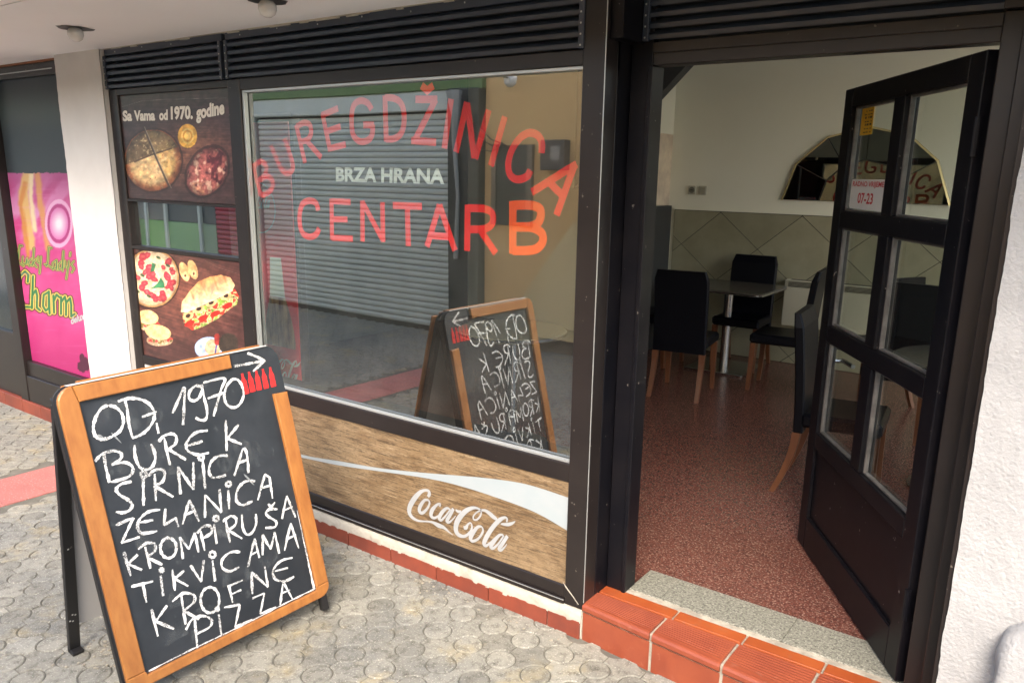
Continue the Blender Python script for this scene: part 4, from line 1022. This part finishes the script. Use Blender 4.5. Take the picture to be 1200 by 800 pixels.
for cx, cz, a0 in ((ox1-rr_, oz1-rr_, 0), (ox0+rr_, oz1-rr_, 90), (ox0+rr_, oz0+rr_, 180), (ox1-rr_, oz0+rr_, 270)):
    for k in range(5): a = R_(a0+22.5*k); pts.append((cx+rr_*math.cos(a), ysg, cz+rr_*math.sin(a)))
obj('plate', MB().prism(pts, (0, .003, 0)), M['sign_white'], os_)
yt = ysg+.0036
# the leaf runs away from the viewer to the left, so text reads from the free end towards the hinge
obj('lettering', text_quad(MB(), 'RADNO VRIJEME', (ox1-.018, yt, oz0+.082), (ox0+.022, yt, oz0+.082), (ox1-.018, yt, oz0+.108), bold=.02), M['sign_red'], os_)
obj('lettering', text_quad(MB(), '07-23', (ox1-.085, yt, oz0+.022), (ox0+.110, yt, oz0+.022), (ox1-.085, yt, oz0+.064), bold=.02), M['sign_red'], os_)

# ================================================================== A-BOARD
BW, BH = .856, 1.083
yaw_, tilt_, rl_ = 1.515, .234, .025
BO = np.array([-2.728, -1.347, 1.117])
Ba = np.array([math.cos(yaw_)*math.cos(rl_), math.sin(yaw_)*math.cos(rl_), math.sin(rl_)])
n0_ = np.array([-math.sin(yaw_), math.cos(yaw_), 0])
Bb = math.cos(tilt_)*np.array([0, 0, 1.])+math.sin(tilt_)*n0_; Bb -= Ba*(Ba@Bb); Bb /= np.linalg.norm(Bb)
BN = np.cross(Ba, Bb)
def BP(u, v, d=0.0): return BO+Ba*u+Bb*v+BN*d
ab = thing('chalkboard_sign', 'A-frame chalkboard with orange wooden rim listing burek and pies in white chalk', 'sandwich board', (-2.7, -.92, 0))
def bbar(name, u0, u1, v0, v1, d0, d1, m, fr_=BP, parent=ab, b=None):
    mb = MB(); B = b if b is not None else .002
    tmp = MB().box(u0, u1, v0, v1, d0, d1, b=B); mb.add([fr_(*q) for q in tmp.v], tmp.f); return obj(name, mb, m, parent)
def rounded(u0, u1, v0, v1, r, d0, d1, m, name, fr_=BP, parent=ab, which=(1, 1, 1, 1)):
    pts = []
    for (cu, cv, a0, on) in ((u1-r, v1-r, 0, which[0]), (u0+r, v1-r, 90, which[1]), (u0+r, v0+r, 180, which[2]), (u1-r, v0+r, 270, which[3])):
        if on: pts += [(cu+r*math.cos(R_(a0+15*k)), cv+r*math.sin(R_(a0+15*k))) for k in range(7)]
        else: sx = 1 if a0 in (0, 270) else -1; sy = 1 if a0 in (0, 90) else -1; pts.append((cu+sx*r, cv+sy*r))
    return obj(name, MB().prism([fr_(u, v, d0) for u, v in pts], fr_(0, 0, d1)-fr_(0, 0, d0)), m, parent)
bp = rounded(.0, BW, -BH, .0, .058, -.028, -.014, M['slate'], 'chalk_panel')
rounded(-.006, BW+.006, -BH-.004, .004, .058, -.036, -.0285, M['black_metal'], 'back_panel')
ws = MB(); pr = [(.05, .004), (.40, .006), (.80, .004)]
bbar('white_edge', .045, .81, .0005, .006, -.036, -.008, M['white_board'], b=.001)
bbar('back_edge_rail', .09, .80, .002, .012, -.062, -.040, M['oak'])
# rim: wooden strips, the upper right corner broken away; outer corners rounded
def strip(pts, name='rim_strip', d0=-.014, d1=.002):
    mb = MB(); n = len(pts); b = .0035
    c = np.mean(pts, 0)
    base = [BP(u, v, d0) for u, v in pts]; mid = [BP(u, v, d1-.003) for u, v in pts]
    top = [BP(u+(c[0]-u)*min(.9, b/(abs(c[0]-u)+1e-6)), v+(c[1]-v)*min(.9, b/(abs(c[1]-v)+1e-6)), d1) for u, v in pts]
    mb.v += [tuple(p) for p in base+mid+top]
    mb.f += [tuple(range(2*n, 3*n)), tuple(range(n))[::-1]]
    for k in (0, 1): mb.f += [(k*n+i, k*n+(i+1) % n, (k+1)*n+(i+1) % n, (k+1)*n+i) for i in range(n)]
    return obj(name, mb, M['oak'], ab)
arcs = lambda cu, cv, r, a0: [(cu+r*math.cos(R_(a0+18*k)), cv+r*math.sin(R_(a0+18*k))) for k in range(6)]
strip(arcs(.055, -.055, .055, 90)+[(.0, -1.03), (.066, -1.03), (.066, -.058)])
strip([(.638, -.004), (.0565, -.002), (.067, -.058), (.636, -.056)])
strip([(.792, -.196), (.855, -.200), (.855, -1.03), (.797, -1.03)])
strip(arcs(.047, -1.036, .047, 180)+arcs(.809, -1.036, .047, 270)+[(.856, -1.031), (.8, -1.031), (.797, -1.046), (.0665, -1.046), (.064, -1.031), (0, -1.031)][::1])
def vslab(name, frP, u0, u1, L, d0, d1, m, parent=ab):
    return bbar(name, u0, u1, -L, .0, d0, d1, m, frP, parent)
for u in (.018, BW-.05): bbar('front_leg', u, u+.032, -1.145, -1.0, -.030, -.005, M['black_metal'])
bbar('side_rail', -.003, .014, -1.06, -.05, -.060, -.0365, M['black_metal'])
bbar('side_rail', BW-.014, BW+.003, -1.06, -.05, -.060, -.0365, M['black_metal'])
# rear panel hinged at the top
foot = atZ(88, 760, .0)
dR = foot-(BP(.03, -.03, -.07)); dR -= Ba*(Ba@dR); Ld = np.linalg.norm(dR); dR = dR/Ld; RNn = np.cross(dR, Ba)   # outward normal (away from front)
def RP(u, v, d=0.0): return BP(0, -.02, -.062)+Ba*u-dR*v-RNn*d*-1.0
rp = RP
if (RNn @ BN) > 0: rp = lambda u, v, d=0.0: BP(0, -.02, -.062)+Ba*u-dR*v-RNn*d
rounded(.045, BW-.045, -1.0, .012, .03, .006, .012, M['white_board'], 'rear_panel', rp)
rounded(.02, BW-.02, -1.0, .016, .05, .013, .020, M['slate'], 'rear_chalk_panel', rp)
for u in (.004, BW-.044):
    bbar('rear_leg', u, u+.040, -Ld-.004, -.01, -.018, .005, M['black_metal'], rp)
    bbar('foot', u, u+.040, -Ld-.008, -Ld+.012, -.045, .006, M['black_metal'], rp)
for v in (-.62, -.92, -.925, -.945, -.95): bbar('screw', .018+.010*((v*1000) % 3-1), .024+.010*((v*1000) % 3-1), v-.003, v+.003, -.0195, -.018, M['alu'], rp, b=.0005)
bbar('rear_rim', .05, .80, -.05, .012, .021, .034, M['oak'], rp); bbar('rear_rim', BW-.045, BW+.004, -1.0, -.0, .021, .034, M['oak'], rp)

# chalk writing
CA = lambda x, y: (90+x/4.446, 420+y/4.446)
CB = lambda x, y: (120+x/3.2, 540+y/3.2)
CC = lambda x, y: (260+x/8, 400+y/8)
BD = -.0136
def on_board(px, py, d=BD): return on_plane(px, py, BP(0, 0, d), BN)
def chalk(strokes, mp, w=.0078, name='chalk_line'):
    mb = MB()
    for k, s in enumerate(strokes):
        s = list(s); p = smooth_pts(s, 7) if len(s) > 3 else None
        if p is None:
            p = []
            for a, b in zip(s[:-1], s[1:]):
                nn = max(4, int(math.dist(a, b)/9))
                p += [np.array(a, float)+(np.array(b, float)-np.array(a, float))*i/nn for i in range(nn)]
            p.append(np.array(s[-1], float))
        P3 = [on_board(*mp(q[0], q[1]), BD)+BN*(.0001*k) for q in p]
        ws_ = [w*(1+.22*math.sin(i*.55+k*1.3)+.14*math.sin(i*1.7+k))*(.75+.5*min(1, (i+1)/3)*min(1, (len(p)-i)/4)) for i in range(len(p))]
        ribbon(mb, P3, ws_, BN, rough=.16, thick=.0004)
    return obj(name, mb, M['chalk'], ab)
chalk([[(160, 243), (125, 262), (95, 315), (86, 365), (98, 405), (130, 420), (178, 408), (222, 378), (242, 335), (236, 290), (205, 255), (165, 243)],
 [(250, 212), (262, 265), (272, 345), (290, 412)], [(214, 224), (262, 208), (322, 210), (372, 232), (402, 275), (398, 325), (362, 375), (322, 402), (288, 412)], [(415, 335), (425, 390)],
 [(498, 285), (525, 225), (556, 155), (560, 200), (553, 345)], [(652, 150), (618, 142), (588, 172), (585, 208), (612, 220), (640, 198), (654, 155)], [(650, 135), (662, 200), (678, 270), (672, 315), (645, 320), (618, 308)],
 [(658, 126), (766, 104), (748, 170), (712, 300)], [(682, 208), (765, 178)], [(812, 108), (782, 140), (768, 195), (782, 240), (818, 255), (850, 235), (868, 190), (858, 138), (832, 108), (800, 112)]], CA)
chalk([[(140, 490), (150, 560), (170, 645)], [(95, 535), (130, 498), (188, 480), (228, 492), (230, 518), (205, 540), (180, 552)], [(180, 552), (245, 540), (286, 558), (290, 590), (262, 618), (180, 642)],
 [(300, 450), (305, 515), (328, 565), (360, 578), (392, 562), (408, 520), (402, 480), (385, 444)], [(455, 412), (468, 480), (485, 555)], [(425, 432), (455, 402), (495, 392), (518, 408), (512, 445), (475, 470)], [(475, 470), (568, 526)],
 [(682, 375), (628, 382), (588, 412), (568, 455), (590, 488), (638, 500), (688, 490)], [(572, 455), (655, 430)], [(775, 320), (780, 480)], [(842, 344), (784, 415), (858, 446)]], CA)
chalk([[(286, 640), (232, 652), (205, 682), (228, 712), (272, 738), (288, 765), (270, 792), (235, 802), (204, 797)], [(345, 625), (348, 765)], ring(348, 603, 15), [(405, 600), (412, 740)], [(372, 612), (402, 582), (445, 578), (458, 602), (445, 640), (408, 662)], [(408, 664), (502, 720)],
 [(540, 706), (526, 562)], [(528, 565), (606, 680)], [(608, 682), (606, 540)], [(655, 530), (668, 678)], ring(647, 515, 13), [(786, 505), (735, 508), (698, 540), (688, 590), (712, 620), (776, 606)], [(820, 610), (842, 540), (862, 472)], [(862, 470), (880, 478), (890, 540), (893, 596)], [(834, 548), (886, 525)]], CA)
chalk([[(50, 240), (116, 212)], [(116, 212), (72, 306)], [(70, 306), (140, 284)], [(216, 182), (172, 190), (138, 220), (132, 250), (150, 270), (205, 262)], [(140, 230), (190, 220)], [(236, 178), (230, 240)], [(230, 240), (276, 212)], [(274, 212), (285, 246)],
 [(300, 236), (326, 145)], [(326, 145), (362, 226)], [(308, 202), (348, 184)], [(384, 212), (384, 125)], [(386, 128), (446, 192)], [(446, 192), (438, 105)], [(471, 108), (475, 182)], ring(472, 86, 9), [(572, 74), (532, 78), (505, 108), (502, 148), (525, 164), (562, 150)], [(582, 146), (608, 50)], [(608, 48), (626, 62), (637, 140)], [(590, 102), (632, 90)]], CB, w=.0076)
chalk([[(80, 340), (106, 430)], [(132, 350), (96, 385), (148, 408)], [(160, 320), (180, 402)], [(134, 330), (164, 308), (194, 310), (196, 335), (166, 360)], [(166, 360), (224, 388)], ring(247, 325, 30, 38, 16),
 [(302, 366), (290, 284)], [(290, 286), (324, 330)], [(324, 330), (346, 268)], [(346, 268), (360, 342)], [(368, 262), (383, 336)], [(354, 270), (378, 244), (404, 244), (408, 268), (374, 290)], [(418, 235), (428, 310)], ring(425, 215, 9), [(462, 225), (478, 305)], [(450, 226), (480, 206), (500, 215), (496, 240), (470, 258)], [(470, 258), (523, 290)],
 [(522, 200), (526, 250), (540, 274), (560, 268), (575, 235), (574, 198)], [(656, 180), (626, 180), (612, 196), (628, 212), (650, 226), (646, 246), (610, 250)], [(620, 160), (632, 172), (646, 154)], [(672, 216), (690, 130)], [(690, 130), (723, 210)], [(680, 184), (713, 170)]], CB, w=.0076)
chalk([[(108, 470), (190, 450)], [(152, 462), (165, 530)], [(218, 428), (228, 505)], ring(222, 408, 6), [(262, 405), (272, 485)], [(306, 410), (270, 440), (322, 468)], [(330, 390), (370, 452)], [(370, 452), (380, 370)], [(412, 372), (422, 450)], ring(412, 350, 11), [(516, 340), (478, 342), (448, 370), (450, 400), (478, 412), (512, 396)],
 [(545, 396), (570, 290)], [(570, 290), (588, 362)], [(555, 352), (585, 336)], [(600, 352), (600, 276)], [(600, 276), (630, 330)], [(630, 330), (645, 265)], [(645, 265), (662, 346)], [(682, 335), (705, 232)], [(705, 232), (735, 326)], [(690, 292), (725, 276)]], CB, w=.0076)
chalk([[(184, 555), (208, 656)], [(242, 540), (200, 600), (268, 628)], [(295, 500), (312, 612)], [(262, 526), (300, 496), (340, 500), (344, 526), (305, 560)], [(305, 560), (362, 592)], ring(403, 520, 35, 48, 18), [(474, 465), (488, 530)], [(468, 470), (525, 446)], [(480, 500), (520, 482)],
 [(562, 498), (558, 415)], [(558, 415), (620, 472)], [(620, 472), (608, 395)], [(712, 362), (668, 374), (640, 408), (646, 440), (680, 450), (718, 432)], [(645, 412), (695, 400)]], CB, w=.0076)
chalk([[(345, 600), (355, 708)], [(312, 640), (336, 600), (375, 588), (406, 600), (402, 628), (350, 656)], [(435, 582), (445, 660)], ring(430, 562, 6), [(455, 556), (514, 545)], [(514, 545), (496, 630)], [(496, 630), (560, 600)], [(560, 522), (606, 502)], [(606, 502), (590, 580)], [(590, 580), (650, 555)], [(665, 546), (676, 460)], [(676, 460), (712, 526)], [(666, 505), (702, 490)]], lambda x, y: CB(x+1, y-8), w=.0072)
mb = MB(); P3 = [BP(.082+.715*t, -1.0405+.0015*math.sin(9*t), BD) for t in np.linspace(0, 1, 40)]; ribbon(mb, P3, [.0045+.002*math.sin(i*1.7) for i in range(40)], BN, rough=.3, thick=.0003)
P3 = [BP(.790, -1.04+.35*t, BD) for t in np.linspace(0, 1, 24)]; ribbon(mb, P3, [.010*(1-i/24)+.001 for i in range(24)], BN, rough=.4, thick=.0004); obj('chalk_edge', mb, M['chalk'], ab)
ghost = mat('wiped chalk haze', (.10, .115, .125), .9, k=1)
_t = ghost.node_tree; _n = _t.nodes.new('ShaderNodeTexNoise'); _n.inputs['Scale'].default_value = 26; _n.inputs['Detail'].default_value = 6
_c = _t.nodes.new('ShaderNodeTexCoord'); _m = _t.nodes.new('ShaderNodeMapping'); _m.inputs['Scale'].default_value = (1, 1, .35); _r = _t.nodes.new('ShaderNodeMapRange')
_r.inputs['From Min'].default_value = .45; _r.inputs['From Max'].default_value = .75; _r.inputs['To Max'].default_value = .55
_t.links.new(_c.outputs['Object'], _m.inputs[0]); _t.links.new(_m.outputs[0], _n.inputs['Vector']); _t.links.new(_n.outputs[0], _r.inputs[0]); _t.links.new(_r.outputs[0], _t.nodes['Principled BSDF'].inputs['Alpha'])
for (ua, va, ub, vb, wq) in ((.10, -.12, .34, -.16, .10), (.12, -.30, .40, -.33, .12), (.50, -.42, .74, -.40, .12), (.14, -.60, .60, -.62, .14), (.20, -.84, .70, -.80, .12), (.15, -.97, .45, -.93, .08)):
    mb = MB(); P3 = [BP(ua+(ub-ua)*t, va+(vb-va)*t+.012*math.sin(6*t), BD+.00005) for t in np.linspace(0, 1, 14)]
    ribbon(mb, P3, [wq*math.sin(math.pi*(i+.6)/14.2)**.5 for i in range(14)], BN, rough=.15, thick=.00005); obj('chalk_smear', mb, ghost, ab)
chalk([[(112, 232), (260, 206), (405, 178)], [(240, 108), (320, 140), (405, 178)], [(405, 178), (350, 226), (292, 280)]], CC, w=.0078, name='chalk_arrow')
chalk([[(338, 305), (415, 276)]], CA, w=.006, name='chalk_smear')
smear = mat('rubbed chalk', (.16, .18, .19), .9, var=(.30, .32, .33), vscale=50)
for u, v, ln in (((100, 400), (140, 415), .010), ((180, 385), (232, 440), .005), ((870, 600), (925, 660), .006)):
    mb = MB(); a, b = on_board(*CA(*u)), on_board(*CA(*v)); ribbon(mb, [a+(b-a)*t for t in (0, .2, .5, .8, 1)], [ln*.3, ln, ln*1.2, ln*.7, ln*.2], BN, rough=.4, thick=.0002); obj('chalk_smear', mb, smear, ab)
# five small red bottle stickers
BT = [((188, 300), (232, 492)), ((252, 285), (292, 472)), ((320, 272), (352, 456)), ((382, 258), (418, 440)), ((450, 242), (486, 424))]
for (t0, b0) in BT:
    P1, P0 = on_board(*CC(*t0)), on_board(*CC(*b0)); up_ = P1-P0; H = np.linalg.norm(up_); up_ = up_/H; side = np.cross(up_, BN)
    prof = [(0, .135), (.06, .15), (.30, .145), (.42, .125), (.52, .14), (.62, .135), (.74, .085), (.84, .055), (.93, .05), (.94, .06), (1.0, .055)]
    pts = [P0+up_*t*H+side*w_*H for t, w_ in prof]+[P0+up_*t*H-side*w_*H for t, w_ in prof[::-1]]
    bs = obj('bottle_sticker', MB().prism([p+BN*.0003 for p in pts], BN*.0007), M['red_sticker'], ab)
    mb = MB(); ribbon(mb, [P0+up_*H*.28-side*H*.07, P0+up_*H*.42+side*H*.01, P0+up_*H*.55-side*H*.03, P0+up_*H*.62+side*H*.05], [.0022]*4, BN, thick=.0013); obj('label_mark', mb, M['print_black'], bs)

# ------------------------------------------------------------------ soffit lamps: opal bulbs over ragged dark discs that paint the shaded holes
def lamp(x, y, label):
    t = thing('soffit_lamp', label, 'lamp', (x, y, 2.485), 'round lamps in the soffit')
    n = 22; rr = random.Random(int(abs(x)*10)); mb = MB(); mb.v.append((x, y, 2.4835))
    for k in range(n): a = 2*math.pi*k/n; r = rr.uniform(.072, .092); mb.v.append((x+r*math.cos(a), y+r*math.sin(a), 2.4835))
    for k in range(n): mb.f.append((0, 1+k, 1+(k+1) % n))
    obj('recess', mb, M['opp_dark'], t)  # flat dark disc in place of the hole's shade
    obj('bulb', MB().lathe([(.0, -.060), (.015, -.058), (.029, -.048), (.036, -.030), (.035, -.013), (.025, .0)], (x, y, 2.483), 24), M['opal'], t, smooth=True)
lamp(-4.17, -.44, 'opal round lamp in a dark recess of the soffit above the white pillar')
lamp(-2.80, -.36, 'opal round lamp cut by the top edge above the lettered window')

# ================================================================== INSIDE
# fan-shaped bevelled mirror
mf = thing('fan_mirror', 'half round mirror with gold-painted bevel glint high on the white back wall', 'mirror', (-1.68, 4.85, 1.66))
VO = [(-2.377, 1.665), (-2.28, 1.983), (-2.022, 2.215), (-1.679, 2.298), (-1.36, 2.225), (-1.12, 2.02), (-.985, 1.665)]
cx_, cz_ = -1.68, 1.665
VI = [(cx_+(x-cx_)*.52, cz_+(z-cz_)*.56) for x, z in VO]
MYb = 4.838
obj('mirror_backing', MB().prism([(x, MYb+.010, z) for x, z in VO], (0, .02, 0)), M['dark_board'], mf)
for k in range(6):
    q = [VO[k], VO[k+1], VI[k+1], VI[k]]; c = np.mean(q, 0); q = [(c[0]+(x-c[0])*.965, c[1]+(z-c[1])*.965) for x, z in q]
    mdx, mdz = c[0]-cx_, c[1]-cz_
    pts = [(x, MYb+.004+.020*((x-c[0])*mdx+(z-c[1])*mdz)/math.hypot(mdx, mdz), z) for x, z in q]
    obj('mirror_facet', MB().prism(pts, (0, .004, 0)), M['mirror'], mf)
obj('mirror_centre', MB().prism([(cx_+(x-cx_)*.97, MYb+.002, cz_+.003+(z-cz_)*.97) for x, z in VI], (0, .005, 0)), M['mirror'], mf)
for k in range(6):
    (xa, za), (xb, zb) = VO[k], VO[k+1]; L = math.hypot(xb-xa, zb-za); nx_, nz2 = -(zb-za)/L*-1, (xb-xa)/L*-1
    w_ = .016
    obj('bevel_glint', MB().prism([(xa, MYb+.004, za), (xb, MYb+.004, zb), (xb+nx_*w_, MYb-.002, zb+nz2*w_), (xa+nx_*w_, MYb-.002, za+nz2*w_)], (0, .006, 0)), M['mirror_edge'], mf)  # bright reflection painted along the bevel as a pale gold strip
# socket and switch
sk = thing('wall_socket', 'ivory socket left of the fan mirror, the left of the pair', 'socket', (-3.25, 4.85, 1.72))
obj('plate', MB().box(-3.302, -3.222, 4.855, 4.869, 1.685, 1.768, b=.003), M['plastic'], sk)
obj('cup', MB().prism([(-3.262+.030*math.cos(k*.523), 4.854, 1.7265+.030*math.sin(k*.523)) for k in range(12)], (0, -.003, 0)), mat('socket recess', (.16, .16, .13), .5), sk)
obj('pin_hole', box(-3.275, -3.249, 4.849, 4.852, 1.722, 1.731), M['print_black'], sk)
swt = thing('light_switch', 'ivory light switch, the right of the pair beside the socket', 'switch', (-3.15, 4.85, 1.72))
obj('plate', MB().box(-3.192, -3.108, 4.855, 4.869, 1.685, 1.768, b=.003), M['plastic'], swt)
obj('rocker', MB().box(-3.18, -3.12, 4.849, 4.8545, 1.697, 1.756, b=.002), mat('rocker plastic', (.40, .39, .31), .4), swt)
# convector heater
rd = thing('convector_heater', 'cream wall convector heater below the fan mirror', 'heater', (-1.65, 4.8, .5))
obj('casing', MB().box(-2.245, -1.08, 4.765, 4.85, .53, .955, b=.006), M['radiator'], rd)
for k in range(5): obj('grille_slot', box(-2.21, -1.115, 4.757, 4.7645, .895+k*.011, .899+k*.011), M['print_black'], rd)
obj('grille_top', box(-2.2, -1.12, 4.78, 4.84, .9555, .957), M['print_black'], rd)

# tables
def square_table(x, y, sx, sy, label):
    t = thing('cafe_table', label, 'table', (x, y, .16), 'cafe tables')
    top = MB(); r = .06; pts = []
    for cx, cy, a0 in ((sx/2-r, sy/2-r, 0), (-sx/2+r, sy/2-r, 90), (-sx/2+r, -sy/2+r, 180), (sx/2-r, -sy/2+r, 270)):
        for k in range(6): a = R_(a0+18*k); pts.append((x+cx+r*math.cos(a), y+cy+r*math.sin(a), .885))
    obj('tabletop', top.prism(pts, (0, 0, .028)), mat('granite look tabletop', (.12, .115, .10), .25, var=(.07, .065, .06), vscale=60), t)
    obj('edge_band', MB().prism([(x+(p[0]-x)*1.008, y+(p[1]-y)*1.008, .889) for p in pts], (0, 0, .012)), M['steel'], t)
    obj('column', MB().lathe([(.04, .0), (.04, .70)], (x, y, .18)), M['steel'], t, smooth=True)
    obj('base_plate', MB().box(x-.27, x+.27, y-.27, y+.27, .161, .18, b=.004), M['steel'], t)
    return t
def round_table(x, y, r, label, m):
    t = thing('cafe_table', label, 'table', (x, y, .16), 'cafe tables')
    obj('tabletop', MB().lathe([(0, .0), (r-.006, .0), (r, .008), (r, .022), (r-.006, .028), (0, .028)], (x, y, .885), 40), m, t)
    obj('edge_band', MB().lathe([(r+.001, .006), (r+.006, .008), (r+.006, .022), (r+.001, .024)], (x, y, .885), 40), M['steel'], t)
    obj('column', MB().lathe([(.035, .0), (.035, .70)], (x, y, .18)), M['steel'], t, smooth=True)
    obj('base_plate', MB().lathe([(.25, .0), (.25, .012), (.05, .03), (0, .03)], (x, y, .161), 28), M['steel'], t)
square_table(-2.58, 4.28, .82, .72, 'square cafe table with steel rim before the tiled back wall')
gt = mat('dark laminate', (.05, .05, .05), .2)
round_table(-.42, 2.30, .40, 'round dark cafe table seen through the panes of the open door', gt)
round_table(-2.84, 1.36, .34, 'round pale rimmed cafe table just inside the big window', mat('pale tabletop', (.42, .38, .28), .3))

# parson chairs
def chair_proto(label):
    t = thing('dining_chair', label, 'chair', (0, 0, 0), 'black dining chairs with wooden legs'); ROOT[t] = (0, 0, 0)
    obj('seat', MB().box(-.215, .215, -.17, .235, .395, .475, b=.018), M['black_leather'], t)
    mb = MB(); prof = []; nseg = 9                       # backrest: slightly bowed slab reaching below the seat
    for k in range(nseg+1):
        z = .36+(1.0-.36)*k/nseg; y = -.205-.055*((z-.36)/.64)**1.6; prof.append((y, z))
    x0, x1 = -.208, .208; n_ = nseg+1; th_ = .052
    for (y, z) in prof:
        k = 1-.10*max(0, (z-.93)/.07); tt = th_*(1-.35*max(0, (z-.93)/.07))
        mb.v += [(x0*k+.008, y, z), (x1*k-.008, y, z), (x1*k, y+.008, z), (x1*k, y+tt-.008, z), (x1*k-.008, y+tt, z), (x0*k+.008, y+tt, z), (x0*k, y+tt-.008, z), (x0*k, y+.008, z)]
    for i in range(nseg): mb.f += [(i*8+j, i*8+(j+1) % 8, i*8+8+(j+1) % 8, i*8+8+j) for j in range(8)]
    mb.f += [tuple(range(8))[::-1], tuple(range(nseg*8, nseg*8+8))]
    obj('backrest', mb, M['black_leather'], t)
    for sx in (-1, 1):
        for back in (0, 1):
            m2 = MB(); y = -.185 if back else .205; zt = .36 if back else .396; dy = -.10 if back else .015
            s0, s1 = .022, .015
            for k in range(6):
                q = k/5; z = zt*(1-q); s = s0+(s1-s0)*q; yy = y+dy*q**1.7; xx = sx*(.186+.004*q)
                m2.v += [(xx-s, yy-s, z), (xx+s, yy-s, z), (xx+s, yy+s, z), (xx-s, yy+s, z)]
            for k in range(5): m2.f += [(k*4+j, k*4+(j+1) % 4, k*4+4+(j+1) % 4, k*4+4+j) for j in range(4)]
            m2.f += [(3, 2, 1, 0), (20, 21, 22, 23)]
            obj('leg', m2, M['leg_wood'], t)
    return t
CH = [(-2.53, 3.28, 9, 'black chair seen from behind in front of the square table, nearest the door frame'),
      (-2.50, 4.46, 183, 'black chair facing the door behind the square table'),
      (-1.93, 3.88, 96, 'black chair side-on at the right of the square table'),
      (-.98, 1.87, -84, 'nearest black chair with orange wooden leg, half hidden by the open door'),
      (-.92, 3.25, 176, 'black chair seen through the middle panes of the open door'),
      (-1.28, 3.95, 60, 'black chair by the heater, partly seen through the left door panes'),
      (-3.22, 4.10, -92, 'black chair at the left of the square table, mostly behind the door post')]
proto = chair_proto(CH[0][3])
for k, (x, y, a, lb) in enumerate(CH):
    o = proto if k == 0 else copy_tree(proto)
    o.location = (x, y, .16); o.rotation_euler.z = R_(a); o['label'] = lb

# red drinks fridge behind the left end of the window
fg = thing('advert_panel', 'red upright panel with bottle picture and white script logo behind the window left', 'advert panel', (-4.1, .8, .16))
obj('cabinet', MB().box(-4.70, -3.72, .46, .52, .162, 2.15, b=.01), M['fridge_dark'], fg)
obj('door_edge', MB().box(-4.345, -4.235, .452, .4595, .2, 2.12, b=.002), mat('fridge trim', (.20, .24, .23), .4), fg)
fp = obj('printed_door', MB().box(-4.215, -3.735, .450, .4595, .25, 2.10, b=.002), M['fridge_red'], fg)
LX_ = -3.91; zq = lambda z: .80+(z-.95)*.80
prof = [(.14, .95), (.145, .99), (.135, 1.08), (.115, 1.18), (.09, 1.27), (.06, 1.36), (.045, 1.46), (.042, 1.55)]
pts = [(LX_+w_, .4490, zq(z)) for w_, z in prof]+[(LX_-w_, .4490, zq(z)) for w_, z in prof[::-1]]
obj('bottle_picture', MB().prism(pts, (0, .0012, 0)), mat('bottle print', (.16, .04, .02), .3, var=(.75, .48, .24), vscale=9, vstretch=(3, 1, .6)), fp)
obj('bottle_neck_picture', MB().prism([(LX_-.07, .4482, zq(1.33)), (LX_+.07, .4482, zq(1.33)), (LX_+.05, .4482, zq(1.62)), (LX_-.05, .4482, zq(1.62))], (0, .001, 0)), mat('pale bottle print', (.75, .80, .68), .3), fp)
u_ = .46/1000
logo(fp, lambda x, y, d: np.array([-4.19+(x-100)*u_, .4475-d, .76-(y-100)*u_*1.05+(x-100)*u_*.43-.08]), 0, mat('bright white print', (.9, .9, .9), .4, k=1), .00052, name='logo_script')
rg = MB(); rp_ = [np.array([-4.03+.145*math.cos(R_(a)), .4475, 1.62+.145*math.sin(R_(a))]) for a in range(0, 361, 12)]
ribbon(rg, rp_, [.006]*len(rp_), (0, -1, 0)); obj('logo_ring', rg, M['logo_white'], fp)
u_ = .25/1000
logo(fp, lambda x, y, d: np.array([-4.16+(x-100)*u_, .4470-d, 1.68-(y-100)*u_*1.05+(x-100)*u_*.43]), 0, M['logo_white'], .00028, name='logo_script')
